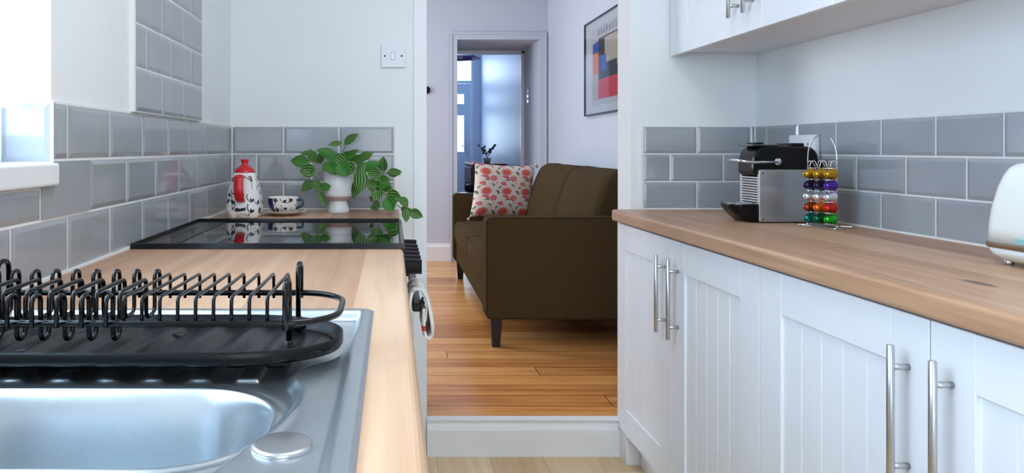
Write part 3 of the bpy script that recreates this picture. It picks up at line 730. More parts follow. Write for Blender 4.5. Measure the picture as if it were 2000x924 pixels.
# ------------------------------------------------------------------ draining tray and wire rack
TY0, TY1, TX0, TX1 = 0.723, 0.893, -0.505, -0.053
def tray_outline(ins, n=12):
    ry, rx = 0.078-ins, 0.120-ins; x0, x1, y0, y1 = TX0+ins, TX1-ins, TY0+ins, TY1-ins; out = []
    for cx, cy, a0 in ((x1-rx, y1-ry, 0), (x0+rx, y1-ry, 90), (x0+rx, y0+ry, 180), (x1-rx, y0+ry, 270)):
        out += [(cx+rx*cos(radians(a0+90*k/n)), cy+ry*sin(radians(a0+90*k/n))) for k in range(n+1)]
    return out
def tray_sd(x, y):
    f = 0.078/0.120; cx = (TX0+TX1)/2; hx = (TX1-TX0)/2; ax = abs(x-cx); k = hx-0.120
    if ax > k: ax = k+(ax-k)*f
    return rr_sd(cx+ax, y, cx-k-0.078, cx+k+0.078, TY0, TY1, 0.078)
b = NB(); TZ = WT
levels = [(0.022, 0.0060), (0.006, 0.0062), (0.002, 0.0075), (0.0, 0.0105), (0.0, 0.0205), (0.0012, 0.0215), (0.0026, 0.0205), (0.0055, 0.0125), (0.010, 0.0095)]
rings = []
for ins, z in levels:
    rings.append([b.verts.new((x, y, TZ+z)) for x, y in tray_outline(ins)])
m = len(rings[0])
for i in range(len(rings)-1):
    for k in range(m): b.faces.new((rings[i][k], rings[i][(k+1) % m], rings[i+1][(k+1) % m], rings[i+1][k])).smooth = True
b.faces.new(rings[0][::-1])
# ridged floor: diagonal corrugations, clipped to the outline
fl = tray_outline(0.010); nx, ny = 150, 40
fg = []
for j in range(ny+1):
    row = []
    for i in range(nx+1):
        x = TX0+0.006+(TX1-TX0-0.012)*i/nx; y = TY0+0.006+(TY1-TY0-0.012)*j/ny
        d = -tray_sd(x, y)
        z = 0.0105+0.0022*ss((d-0.010)/0.01)*(max(-0.6, sin((x-0.10*(y-TY0))*2*pi/0.046)))
        row.append((x, y, z, d))
    fg.append(row)
vm = {}
def fv(j, i):
    if (j, i) not in vm: x, y, z, d = fg[j][i]; vm[(j, i)] = b.verts.new((x, y, TZ+z))
    return vm[(j, i)]
for j in range(ny):
    for i in range(nx):
        if all(fg[a][c][3] > 0.0075 for a, c in ((j, i), (j, i+1), (j+1, i+1), (j+1, i))):
            b.faces.new((fv(j, i), fv(j, i+1), fv(j+1, i+1), fv(j+1, i))).smooth = True
# underside ribs that the tray stands on
for k in range(10):
    xr = TX0+0.055+0.0415*k
    if xr < TX1-0.06: box(b, xr-0.011, xr+0.011, TY0+0.035, TY1-0.014, TZ-0.0040, TZ+0.006, bev=0.003)
tr_ = empty('draining_tray', (-0.28, 0.795, WT), 'black ridged plastic draining tray on the sink under the wire rack', 'draining tray')
obj('tray', b, 'tray', tr_)
for x, y, a in ((-0.165, 0.745, 0.6), (-0.38, 0.765, 0.9), (-0.066, 0.765, 1.2), (-0.24, 0.84, 0.6)):
    b = NB(); q = [(x+0.007*cos(t)*cos(a)-0.003*sin(t)*sin(a), y+0.007*cos(t)*sin(a)+0.003*sin(t)*cos(a)) for t in [2*pi*k/14 for k in range(14)]]
    prism(b, q, TZ+0.0125, TZ+0.0132, 'XY')
    obj('drain_slot', b, 'dark', tr_)

rk = empty('dish_rack', (-0.26, 0.80, WT+0.013), 'black wire dish rack with upright plate bars standing in the tray', 'dish rack')
RZ, RY0, RY1, RX0, RX1 = 0.933, 0.724, 0.878, -0.485, -0.054
b = NB(); tube(b, [(x, y, RZ) for x, y in rrect(RX0, RX1, RY0, RY1, 0.055, 10)], 0.0034, 10, closed=True)
obj('frame_ring', b, 'wire', rk)
WR = 0.0019
def wirepath(pts, r=0.006): return fillet(pts, r, 5)
for k in range(9):
    x = -0.121-0.0174*k
    b = NB(); tube(b, wirepath([(x, RY0, RZ-0.003), (x, RY0+0.001, 0.9585), (x-0.0005, RY1, 0.9555), (x-0.0005, RY1, RZ-0.006)]), WR, 8); obj('plate_wire', b, 'wire', rk)
for k in range(9):
    x = -0.2740-0.0237*k
    if x < RX0+0.02: break
    p = [(x, 0.715, RZ-0.002), (x, 0.714, 0.960), (x, 0.733, 0.960), (x, 0.733, 0.914), (x, 0.751, 0.914), (x, 0.751, 0.9575), (x, 0.832, 0.9575), (x, 0.832, 0.914), (x, 0.862, 0.914), (x, 0.862, 0.9600), (x, 0.881, 0.9600), (x, 0.881, RZ-0.006)]
    b = NB(); tube(b, wirepath(p, 0.009), WR+0.0005, 8); obj('cup_wire', b, 'wire', rk)
for (x, y, tz) in ((-0.107, 0.878, 0.969), (-0.103, 0.724, 0.973), (-0.452, 0.878, 0.972), (-0.452, 0.724, 0.973)):
    b = NB(); h = 0.013; s = 1 if y < 0.8 else -1
    tube(b, wirepath([(x, y-s*0.002, RZ-0.006), (x, y-s*0.002, tz), (x, y+s*2*h-s*0.002, tz), (x, y+s*2*h-s*0.002, 0.905)], 0.012), 0.0030, 10)
    ft = [(x, y+s*2*h-s*0.002, 0.907), (x+0.004, y+s*2*h-s*0.002, 0.900)]
    obj('stacking_post', b, 'wire', rk)
    b = NB(); lathe(b, [(0, 0), (0.008, 0), (0.0095, 0.002), (0.0085, 0.006), (0.0045, 0.010), (0.0040, 0.014), (0, 0.014)], (x, y+s*2*h-s*0.002, TZ+0.0135), 16); obj('rubber_foot', b, 'black', rk)

# ------------------------------------------------------------------ teapot
def floral(u, v, s=1.0, seed=0):
    """hand-painted look: 0 white, 1 brown flower, 2 dark ink leaf or stalk, 3 blue dot"""
    cell = 0.034*s; rnd = random.Random
    for di in (-1, 0, 1):
        for dj in (-1, 0, 1):
            i, j = floor(u/cell)+di, floor(v/cell)+dj; R = rnd(i*7349+j*911+seed*77)
            cx, cy = (i+0.5+R.uniform(-.25, .25))*cell, (j+0.5+R.uniform(-.25, .25))*cell; k = R.random(); a0 = R.uniform(0, 6.28)
            dx, dy = u-cx, v-cy; d = sqrt(dx*dx+dy*dy); a = math.atan2(dy, dx)-a0
            if k < 0.42:
                rp = cell*0.27*(0.62+0.38*abs(cos(2.5*a)))
                if d < cell*0.07: return 2
                if d < rp: return 1
                if d < rp+cell*0.055: return 2
            elif k < 0.80:
                for s_ in (-0.5, 0.5):
                    aa = a0+s_; lx = dx*cos(aa)+dy*sin(aa); ly = -dx*sin(aa)+dy*cos(aa)
                    if 0 < lx < cell*0.42 and abs(ly) < cell*0.12*sin(pi*lx/(cell*0.42)): return 2
            elif k < 0.90:
                if d < cell*0.10: return 3
            # curling stalk from each motif
            rr = cell*0.52
            if abs(sqrt((dx-rr*cos(a0))**2+(dy-rr*sin(a0))**2)-rr) < cell*0.042 and (a % 6.28) < 2.3 and d < cell*0.85: return 2
    return 0
tp = empty('teapot', (-0.468, 2.375, WT), 'tall floral teapot with red lid and red handle beside the cup', 'teapot')
def sq(r, a, e=0.62):       # rounded-square section
    c, s = cos(a), sin(a); return V(math.copysign(abs(c)**e, c)*r, math.copysign(abs(s)**e, s)*r, 0)
tc_ = V(-0.468, 2.375, WT)
prof = [(0.0445, 0.0), (0.0500, 0.004), (0.0545, 0.016), (0.0560, 0.030), (0.0550, 0.050), (0.0520, 0.075), (0.0475, 0.098), (0.0420, 0.118), (0.0370, 0.132), (0.0330, 0.1405), (0.0320, 0.1430)]
def interp(prof, n):
    out = []
    for k in range(n+1):
        t = k/n*(len(prof)-1); i = min(int(t), len(prof)-2); f = t-i
        p0, p1, p2, p3 = prof[max(i-1, 0)], prof[i], prof[i+1], prof[min(i+2, len(prof)-1)]
        out.append(tuple(0.5*((2*p1[q])+(-p0[q]+p2[q])*f+(2*p0[q]-5*p1[q]+4*p2[q]-p3[q])*f*f+(-p0[q]+3*p1[q]-3*p2[q]+p3[q])*f**3) for q in (0, 1)))
    return out
b = NB(); seg = 240; pf = interp(prof, 104); rg = []
for r, z in pf:
    row = []
    for k in range(seg):
        a = 2*pi*k/seg; p = sq(r, a); lift = 0.011*max(0, cos(4*a))**1.5*ss((0.02-z)/0.02)   # arched openings between four feet
        row.append(b.verts.new(tc_+p+V(0, 0, z+lift)))
    rg.append(row)
for i in range(len(rg)-1):
    for k in range(seg):
        f = b.faces.new((rg[i][k], rg[i][(k+1) % seg], rg[i+1][(k+1) % seg], rg[i+1][k])); f.smooth = True
        f.material_index = 0 if pf[i][1] > 0.133 or pf[i][1] < 0.006 else floral(k/seg*0.34+0.01, pf[i][1], 1.0, 8)
b.faces.new(rg[-1]); b.faces.new(rg[0][::-1])
obj('body', b, ['ceramic', 'brown', 'ink', 'navy'], tp)
b = NB(); lathe(b, [(0, 0), (0.0325, 0), (0.0320, 0.003), (0.027, 0.012), (0.017, 0.0205), (0.0105, 0.0245), (0.0098, 0.030), (0.0115, 0.037), (0.0130, 0.0405), (0.0125, 0.0425), (0, 0.0432)], tc_+V(0, 0, 0.1430), 36)
obj('lid', b, 'red', tp)
b = NB(); hp = fillet([tc_+V(-0.006, -0.034, 0.130), tc_+V(-0.006, -0.070, 0.137), tc_+V(-0.004, -0.080, 0.090), tc_+V(-0.002, -0.072, 0.062), tc_+V(-0.002, -0.048, 0.054)], 0.025, 8)
# flat strap handle
prev = None; wdt = 0.0145
for i, p in enumerate(hp):
    t = (hp[min(i+1, len(hp)-1)]-hp[max(i-1, 0)]).normalized(); nrm = V(1, 0, 0).cross(t).normalized()
    cur = [b.verts.new(p+V(1, 0, 0)*wdt*cos(q)+nrm*0.0055*sin(q)) for q in [2*pi*k/12 for k in range(12)]]
    if prev:
        for k in range(12): b.faces.new((prev[k], prev[(k+1) % 12], cur[(k+1) % 12], cur[k])).smooth = True
    prev = cur
obj('handle', b, 'red', tp)
b = NB(); tube(b, fillet([tc_+V(0.005, 0.045, 0.035), tc_+V(0.008, 0.085, 0.06), tc_+V(0.010, 0.098, 0.12)], 0.03, 6), [0.017]*3+[0.014]*3+[0.010]*3, 14)
obj('spout', b, 'ceramic', tp)

# cup and saucer
SCX, SCY = -0.357, 2.465
sa = empty('saucer', (SCX, SCY, WT), 'cream rimmed saucer under the floral cup beside the teapot', 'saucer')
b = NB(); sp = [(0, 0.001), (0.030, 0.0), (0.036, 0.0015), (0.052, 0.0065), (0.0715, 0.0135), (0.0730, 0.0150), (0.0715, 0.0160), (0.052, 0.0100), (0.036, 0.0050), (0, 0.0040)]
lathe(b, sp, (SCX, SCY, WT), 72, mfun=lambda i, k: 1 if i in (4, 5) else (0 if i < 6 else floral(k/72*0.3, i*0.02, 0.9, 5) and 2))
for v in b.verts:
    dx, dy = v.co.x-SCX, v.co.y-SCY; r = sqrt(dx*dx+dy*dy)
    if r > 0.05: s_ = 1+0.025*cos(8*math.atan2(dy, dx))*(r-0.05)/0.023; v.co.x = SCX+dx*s_; v.co.y = SCY+dy*s_
obj('plate', b, ['cream', 'cream', 'brown'], sa)
cu = empty('teacup', (SCX-0.002, SCY, WT+0.006), 'wide floral cup with dark blue panel and teal handle on its saucer', 'cup')
cc = V(SCX-0.002, SCY, WT+0.0045); b = NB()
cp = interp([(0.020, 0.001), (0.028, 0.004), (0.040, 0.014), (0.0475, 0.028), (0.0500, 0.042), (0.0505, 0.0545)], 28)
n_o = len(cp); cp2 = cp+[(0.0485, 0.0555), (0.0470, 0.050), (0.044, 0.028), (0.036, 0.014), (0.02, 0.008), (0, 0.007)]
def cupm(i, k):
    if i >= n_o-2: return 0
    ang = 360*k/120
    if 200 < ang < 236: return 3
    return {0: 0, 1: 1, 2: 2, 3: 3}[floral(k/120*0.31, cp[i][1]+0.1, 0.75, 11)]
lathe(b, cp2, cc, 120, mfun=cupm); b.faces.new([v for v in b.verts[:120]][::-1])
obj('bowl', b, ['ceramic', 'brown', 'ink', 'navy'], cu)
b = NB(); tube(b, fillet([cc+V(0.046, -0.004, 0.046), cc+V(0.066, -0.006, 0.048), cc+V(0.066, -0.006, 0.026), cc+V(0.043, -0.003, 0.018)], 0.012, 6), 0.0045, 10)
obj('handle', b, 'teal', cu)

# ------------------------------------------------------------------ trailing plant in a pedestal pot
def at(px, py, Y): return V((px-PX)*Y/F, Y, H-(py-PY)*Y/F)
PYD = 2.56; pc = at(661, 416, PYD); pc.z = WT
pl = empty('potted_plant', pc, 'trailing striped-leaf plant in a white pedestal pot at the worktop end', 'plant')
b = NB()
pp_ = [(0, 0), (0.0360, 0), (0.0375, 0.002), (0.0370, 0.012), (0.0300, 0.036), (0.0290, 0.040), (0.0305, 0.044), (0.0480, 0.054), (0.0505, 0.058), (0.0515, 0.064), (0.0515, 0.136), (0.0505, 0.138), (0.0485, 0.137), (0.0480, 0.120), (0, 0.118)]
lathe(b, pp_, pc, 48, mfun=lambda i, k: 1 if i in (5, 6, 7) else 0); obj('pot', b, ['pot', 'band'], pl)
b = NB(); lathe(b, [(0.0482, 0.121), (0.03, 0.127), (0, 0.129)], pc, 24); obj('soil', b, 'soil', pl)
# leaves: (base px, base py, tip px, tip py, half-width px, depth offset)
LV = [(672,282,699,261,7,0),(668,279,641,283,5,.01),(658,308,619,291,9,-.01),(664,300,640,326,8,-.03),(674,310,700,292,6,.0),
 (612,300,586,300,5,.0),(604,317,567,314,10,-.02),(614,318,605,291,8,.0),(620,320,633,297,8,.02),(617,334,585,334,11,-.04),(610,322,593,345,9,-.03),
 (613,353,588,373,8,-.03),(615,352,621,372,8,-.045),(625,368,646,363,7,-.05),(622,372,638,404,6,-.05),(640,320,662,340,10,-.05),(650,318,628,334,8,-.04),
 (661,318,680,344,13,-.06),(672,322,692,338,11,-.05),(668,308,690,303,8,-.02),(680,305,700,314,7,.0),(655,306,676,320,11,-.04),(648,330,664,318,9,-.02),
 (700,312,729,298,7,-.01),(690,314,716,305,7,-.02),(703,333,744,318,9,-.03),(712,318,698,338,8,-.04),(705,330,703,378,12,-.05),(702,345,690,388,8,-.02),(697,322,720,334,9,-.02),
 (748,336,748,306,8,-.02),(756,338,785,336,7,-.03),(758,334,782,341,6,-.03),(744,340,717,338,9,-.04),(746,340,745,366,6,-.05),(740,352,762,352,8,-.05),
 (738,364,712,355,9,-.05),(738,366,764,358,8,-.06),(740,372,738,352,7,-.03),(745,366,768,370,7,-.05),(736,372,738,391,10,-.07),(732,370,716,362,7,-.04),
 (754,382,784,388,12,-.07),(754,386,768,412,12,-.08),(782,384,796,406,7,-.07),(791,408,794,434,7,-.08),(792,406,803,422,6,-.06),(788,402,790,418,5,-.06),
 (799,412,826,424,8,-.07),(793,410,796,420,4,-.07),(728,392,722,384,5,-.02),(730,398,736,412,8,-.03),(729,394,742,404,6,-.02),(752,396,756,410,5,-.05)]
b = NB(); uvl = b.loops.layers.uv.new('UVMap')
def leaf(bm, p0, p1, hw, face, idx, droop=0.12):
    ax = (p1-p0); L = ax.length; ax.normalize(); side = ax.cross(face).normalized(); nrm = side.cross(ax).normalized()
    nl, nw = 9, 4; rows = []
    for i in range(nl+1):
        t = i/nl; wv = hw*(sin(pi*t**0.85)**0.8) if 0 < t < 1 else 0.0003
        row = []
        for j in range(-nw, nw+1):
            s = j/nw; p = p0+ax*L*t+side*wv*s+nrm*(-L*droop*(t-0.35)**2+abs(s)*wv*0.28)
            row.append((bm.verts.new(p), s, t))
        rows.append(row)
    for i in range(nl):
        for j in range(2*nw):
            q = [rows[i][j], rows[i][j+1], rows[i+1][j+1], rows[i+1][j]]
            f = bm.faces.new([v[0] for v in q]); f.smooth = True
            for lp, v in zip(f.loops, q): lp[uvl].uv = (0.5+v[1]*0.5, idx+0.05+v[2]*0.9)
rl = random.Random(4)
for i, (ax_, ay_, bx_, by_, hw, dz) in enumerate(LV):
    Y = PYD+dz; p0 = at(ax_, ay_, Y); p1 = at(bx_, by_, Y-0.012+rl.uniform(-.01, .01))
    face = V(rl.uniform(-.35, .35), -1, rl.uniform(0.0, .7)).normalized()
    leaf(b, p0, p1, hw*1.25*Y/F, face, i)
obj('foliage', b, 'leafm', pl, keep=True)
b = NB()
def stem(pts, r=0.0017): tube(b, fillet([at(x, y, PYD+d) for x, y, d in pts], 0.02, 4), r, 6)
stem([(662,346,0),(664,315,0),(672,290,0),(682,272,0)]); stem([(657,344,0),(640,322,-.02),(615,318,-.02),(600,312,-.02)])
stem([(655,344,-.01),(635,330,-.035),(615,345,-.035),(620,375,-.05)]); stem([(668,344,0),(690,318,-.01),(705,320,-.02),(745,340,-.03),(760,336,-.03)])
stem([(668,342,0),(700,328,-.03),(722,352,-.04),(745,372,-.06),(775,402,-.07),(800,414,-.07)]); stem([(745,366,-.06),(745,345,-.05),(749,330,-.03)])
stem([(725,360,-.04),(728,390,-.03),(732,408,-.03)]); stem([(700,326,-.03),(704,350,-.045)]); stem([(662,340,0),(650,318,-.02),(625,300,0)])
obj('stem', b, 'stem', pl)

# ------------------------------------------------------------------ wall plate left of the doorway
sw = empty('switched_fuse_plate', at(768, 110, YB), 'square white fused switch plate on the wall above the plant', 'switch')
b = NB(); q = at(768, 110, YB)
box(b, q.x-0.0435, q.x+0.0435, YB-0.010, YB, q.z-0.041, q.z+0.041, bev=0.002); obj('plate', b, 'white', sw)
b = NB(); box(b, q.x-0.0075, q.x+0.005, YB-0.0125, YB-0.010, q.z-0.013, q.z+0.012, bev=0.001); obj('rocker', b, 'whiteg', sw)
b = NB(); box(b, q.x-0.0087, q.x+0.0062, YB-0.0103, YB-0.0099, q.z-0.0143, q.z+0.0133); obj('rocker_surround', b, mat('grey_line', (0.3, 0.33, 0.36), 0.5), sw)
for s in (-1, 1):
    b = NB(); rod(b, (q.x+s*0.0305, YB-0.0100, q.z), (q.x+s*0.0305, YB-0.0106, q.z), 0.0035, 14); obj('screw', b, 'dark', sw)

# ------------------------------------------------------------------ right side: socket, plug, coffee machine, capsules, toaster
so = empty('double_socket', (XRW, 2.35, 1.075), 'white double socket on the right wall behind the capsule stand', 'socket', right=True)
b = NB(); box(b, XRW-0.020, XRW-0.006, 2.277, 2.424, 1.060, 1.146, bev=0.002); obj('plate', b, 'whiteg', so)
for yy in (2.315, 2.388):
    b = NB()
    box(b, XRW-0.0206, XRW-0.0199, yy-0.002, yy+0.002, 1.112, 1.121); 
    for s in (-1, 1): box(b, XRW-0.0206, XRW-0.0199, yy+s*0.011-0.003, yy+s*0.011+0.003, 1.092, 1.096)
    obj('pin_hole', b, 'dark', so)
    b = NB(); box(b, XRW-0.0235, XRW-0.0199, yy+0.018, yy+0.027, 1.118, 1.133, bev=0.001); obj('rocker', b, 'white', so)
def atR(px, py, Y): return V((px-VR)*Y/F, Y, H-(py-PY)*Y/F)
pg_ = empty('power_plug', (XRW-0.045, 2.30, 1.03), 'flat black plug and cable at the bottom of the white socket', 'plug', right=True)
b = NB(); box(b, XRW-0.055, XRW-0.0075, 2.255, 2.385, 1.030, 1.064, bev=0.006); obj('plug_body', b, 'black', pg_)
b = NB(); tube(b, fillet([V(XRW-0.03, 2.30, 1.034), V(XRW-0.03, 2.29, 0.96), V(XRW-0.04, 2.28, 0.90), V(XRW-0.05, 2.25, WT+0.004), V(1.31, 2.20, WT+0.004)], 0.03, 6), 0.0035, 8); obj('cable', b, 'black', pg_)

cm = empty('coffee_machine', (1.17, 2.24, WT), 'small black coffee machine with aluminium side panel and chrome lever', 'coffee machine', right=True)
CA, CB = 2.185, 2.295         # near and far side in depth
b = NB()
out = [(1.128, WT+0.002), (1.300, WT+0.002), (1.306, 0.93), (1.308, 1.06), (1.302, 1.090), (1.288, 1.106), (1.265, 1.111), (1.150, 1.113), (1.132, 1.110), (1.117, 1.098), (1.109, 1.075), (1.106, 1.045), (1.108, 1.026), (1.128, 1.022)]
def bodyslice(bm, out, ya, yb, ins):
    cx, cz = 1.185, 1.0
    L_ = [(ya, ins), (ya+0.006, ins*0.3), (ya+0.014, 0), (yb-0.014, 0), (yb-0.006, ins*0.3), (yb, ins)]; rg = []
    for y, s in L_: rg.append([bm.verts.new((x+(cx-x)*s, y, z+(cz-z)*s)) for x, z in out])
    n = len(out)
    for i in range(len(rg)-1):
        for k in range(n): bm.faces.new((rg[i][k], rg[i][(k+1) % n], rg[i+1][(k+1) % n], rg[i+1][k]))
    bm.faces.new(rg[0]); bm.faces.new(rg[-1][::-1])
o2 = [tuple(p)[:1]+(p[2],) for p in fillet([(x, 0, z) for x, z in out], 0.012, 4, True)]
bodyslice(b, o2, CA+0.004, CB, 0.07); obj('body', b, 'black', cm, smooth=False)
b = NB(); prism(b, [(x, z) for x, z in rrect(1.1175, 1.296, WT+0.003, 1.0405, 0.004, 3)], CA-0.006, CA+0.006, 'XZ'); obj('side_panel', b, 'alu', cm, bev=0.0015)
for (x, z) in ((1.127, 1.031), (1.127, WT+0.012)):
    b = NB(); rod(b, (x, CA-0.0058, z), (x, CA-0.0085, z), 0.0048, 16, bev=0.001); rod(b, (x, CA-0.0084, z), (x, CA-0.0088, z), 0.0026, 6, 1); obj('panel_screw', b, ['chrome', 'dark'], cm)
# ribbed capsule bin between tray and head, far side panel seen past it
b = NB()
for k in range(12):
    z = 0.927+0.0078*k; box(b, 1.1210, 1.130, CA+0.004, CB-0.006, z, z+0.0052, bev=0.0012)
obj('ribbed_bin', b, 'chrome', cm)
b = NB(); prism(b, [(x, z) for x, z in rrect(1.1175, 1.296, WT+0.003, 1.0405, 0.004, 3)], CB-0.006, CB+0.002, 'XZ'); obj('side_panel', b, 'alu', cm, bev=0.001)
# drip tray: a boat-shaped black dish
b = NB(); rg_ = []
for z, xf_, r_ in ((WT+0.002, 1.090, 0.02), (0.893, 1.077, 0.025), (0.910, 1.057, 0.030), (0.926, 1.044, 0.034), (0.936, 1.040, 0.035), (0.9375, 1.042, 0.034)):
    rg_.append([(x, y, z) for x, y in rrect(xf_, 1.19, CA+0.002, CB-0.004, r_, 6)])
loft(b, rg_); obj('drip_tray', b, 'black', cm)
b = NB(); prism(b, rrect(1.050, 1.116, CA+0.010, CB-0.012, 0.028, 5), 0.9370, 0.9390, 'XY'); obj('drip_grid', b, 'alu', cm)
# lever: U-shaped chrome bar round the head with hinge discs
b = NB(); zl = 1.064
lv = fillet([V(1.172, CA-0.004, 1.0635), V(1.10, CA-0.004, 1.062), V(1.068, CA-0.003, 1.066), V(1.066, CA+0.05, 1.068), V(1.076, CB+0.003, 1.066), V(1.172, CB+0.004, 1.0635)], 0.02, 6)
tube(b, lv, 0.0045, 10)
for yy in (CA-0.006, CB-0.001): lathe(b, [(0, 0), (0.0105, 0), (0.0115, 0.003), (0.0095, 0.006), (0, 0.007)], (1.175, yy+0.006, 1.0635), 24, axis=(0, -1, 0))
obj('lever', b, 'chrome', cm)
b = NB(); box(b, 1.105, 1.186, CA+0.012, CB-0.012, 1.1095, 1.1155, bev=0.003); obj('capsule_slide', b, mat('smoked_chrome', (0.20, 0.24, 0.25), 0.2, 1.0), cm)
b = NB(); box(b, 1.122, 1.150, CA+0.03, CB-0.03, 1.1155, 1.121, bev=0.002); obj('slide_grip', b, 'black', cm)
b = NB(); box(b, 1.222, 1.262, CA+0.012, CB-0.012, 1.108, 1.119, bev=0.003); obj('tank_lid', b, 'black', cm)

# capsule stand and capsules
st = empty('capsule_stand', (1.24, 2.07, WT), 'chrome wire stand of coloured capsules beside the coffee machine', 'capsule stand', right=True)
U0, U1 = atR(1585, 0, 2.115), atR(1643, 0, 2.035)      # the two uprights of the arch
b = NB(); zs, ztop = 1.075, 1.143
mid = (U0+U1)/2; half = (U1-U0)/2
arc = [(mid.x-half.x*cos(t), mid.y-half.y*cos(t), zs+(ztop-zs)*sin(t)) for t in [pi*k/20 for k in range(21)]]
tube(b, [(U0.x, U0.y, WT+0.003)]+arc+[(U1.x, U1.y, WT+0.003)], 0.0016, 8); obj('arch_wire', b, 'chrome', st)
b = NB(); e = [atR(1556, 0, 2.14), atR(1670, 0, 2.05), atR(1630, 0, 1.995)]
e = [V(1.196, 2.125, 0), V(1.232, 1.995, 0), V(1.318, 2.045, 0)]
tube(b, fillet([V(p.x, p.y, WT+0.002) for p in e], 0.012, 4, True), 0.0018, 8, closed=True)
for k in (0.3, 0.6): a_ = e[0].lerp(e[1], k); c_ = e[0].lerp(e[2], k); tube(b, [(a_.x, a_.y, WT+0.002), (c_.x, c_.y, WT+0.002)], 0.0014, 6)
rod(b, (U0.x, U0.y, WT+0.001), (U0.x, U0.y, WT+0.006), 0.004, 12); rod(b, (U1.x, U1.y, WT+0.001), (U1.x, U1.y, WT+0.006), 0.004, 12)
obj('wire_base', b, 'chrome', st)
axd = V(-0.88, -0.47, -0.03).normalized()     # capsules point towards the camera's left
cols = [atR(1591, 0, 2.085), atR(1611, 0, 2.062), atR(1632, 0, 2.040)]
b = NB()
for c_ in cols:
    for s in (-1, 1):
        o_ = V(0.009, -0.004, 0)*s*0.9-axd*0.006
        pts = [(c_.x+o_.x, c_.y+o_.y, 0.893), (c_.x+o_.x, c_.y+o_.y, 1.048)]
        tube(b, pts, 0.0011, 6)
    l0 = V(0.009, -0.004, 0)*0.9; cz = V(c_.x, c_.y, 1.048)-axd*0.006
    tube(b, [cz-l0*cos(t)+V(0, 0, 0.020*sin(t))+axd*0.010*sin(t) for t in [pi*k/12 for k in range(13)]], 0.0012, 6)
    tube(b, [cz-l0*cos(t)+V(0, 0, 0.020*sin(t))-axd*0.006 for t in [pi*k/12 for k in range(13)]], 0.0012, 6)
for z in (0.893, 0.9235, 0.954, 0.985, 1.0155, 1.048):
    tube(b, [(U0.x, U0.y, z), (cols[0].x, cols[0].y, z), (cols[2].x, cols[2].y, z), (U1.x, U1.y, z)], 0.0011, 6)
obj('capsule_rail', b, 'chrome', st)
foil = {k: mat('foil_'+k.replace(' ', '_'), c, 0.26, 0.75) for k, c in {'gold': (0.50, 0.27, 0.02), 'black violet': (0.03, 0.02, 0.07), 'purple': (0.10, 0.03, 0.33), 'silver': (0.70, 0.74, 0.76),
     'orange': (0.72, 0.16, 0.015), 'red': (0.58, 0.03, 0.02), 'teal': (0.01, 0.22, 0.20), 'dark green': (0.01, 0.13, 0.05), 'bright green': (0.03, 0.42, 0.03), 'rust': (0.32, 0.05, 0.01)}.items()}
rowsC = [(1.032, ['gold', 'gold', 'gold'], 'top row'), (1.0005, ['black violet', 'black violet', 'purple'], 'second row'), (0.969, ['silver', 'silver', 'silver'], 'middle row'),
         (0.9385, ['rust', 'orange', 'red'], 'fourth row'), (0.9075, ['teal', 'dark green', 'bright green'], 'bottom row')]
b = NB(); lathe(b, [(0, 0.0310), (0.005, 0.0306), (0.0080, 0.0285), (0.0100, 0.0245), (0.0138, 0.003), (0.0160, 0.0015), (0.0160, 0.0), (0, 0)], (0, 0, 0), 24, axis=axd)
proto = None
for z, cs, rn in rowsC:
    for j, (cn, c_) in enumerate(zip(cs, cols)):
        pos = V(c_.x, c_.y, z)-axd*0.004
        if proto is None:
            proto = obj('coffee_capsule', b, foil[cn], loc=(0, 0, 0)); o = proto
        else:
            o = proto.copy(); C.objects.link(o)
        # own material per copy through the object slot
        o.material_slots[0].link = 'OBJECT'; o.material_slots[0].material = foil[cn]
        o.matrix_world = RFRAME @ Matrix.Translation(pos)
        side = ('left end', 'centre', 'right end')[j]
        setp(o, f'{cn} foil capsule at the {side} of the {rn} on the wire stand', 'coffee capsule', 'coffee capsules on the wire stand')

# toaster
ts = empty('toaster', (1.25, 1.26, WT), 'cream toaster with a bronze band cut off by the right frame edge', 'toaster', right=True)
TX_0, TX_1, TY_0, TY_1 = 1.157, 1.325, 1.10, 1.425
def toast_ring(z, ins, r):
    return [(x, y, z) for x, y in rrect(TX_0+ins*0.8, TX_1-ins*0.8, TY_0+ins, TY_1-ins, r, 6)]
b = NB(); z0 = WT+0.042
loft(b, [toast_ring(z0+dz, ins, 0.03) for dz, ins in ((0, 0.002), (0.03, 0.003), (0.07, 0.007), (0.105, 0.014), (0.128, 0.021), (0.142, 0.028), (0.149, 0.036), (0.1515, 0.046), (0.152, 0.055))])
obj('body', b, 'toast', ts)
b = NB(); loft(b, [toast_ring(z0-0.009, 0.0015, 0.03), toast_ring(z0-0.008, 0.0, 0.03), toast_ring(z0, 0.0, 0.03), toast_ring(z0+0.001, 0.0015, 0.03)]); obj('trim_band', b, 'bronze', ts)
b = NB(); loft(b, [toast_ring(z0-dz, ins, 0.03) for dz, ins in ((0.0345, 0.030), (0.031, 0.020), (0.022, 0.008), (0.009, 0.002))]); obj('base', b, 'toast', ts)
for (x, y) in ((TX_0+0.032, TY_1-0.035), (TX_0+0.032, TY_0+0.035), (TX_1-0.032, TY_1-0.035), (TX_1-0.032, TY_0+0.035)):
    b = NB(); rod(b, (x, y, WT), (x, y, WT+0.010), 0.008, 16, bev=0.001); obj('foot', b, 'chrome', ts)
for x in (1.205, 1.262):
    b = NB(); box(b, x, x+0.028, 1.17, 1.355, z0+0.1515, z0+0.1528); obj('slot', b, 'dark', ts)
b = NB(); box(b, TX_0-0.0008, TX_0+0.012, 1.20, 1.3405, 0.929, 0.938); obj('badge', b, mat('pale_teal_badge', (0.25, 0.50, 0.52), 0.4), ts)

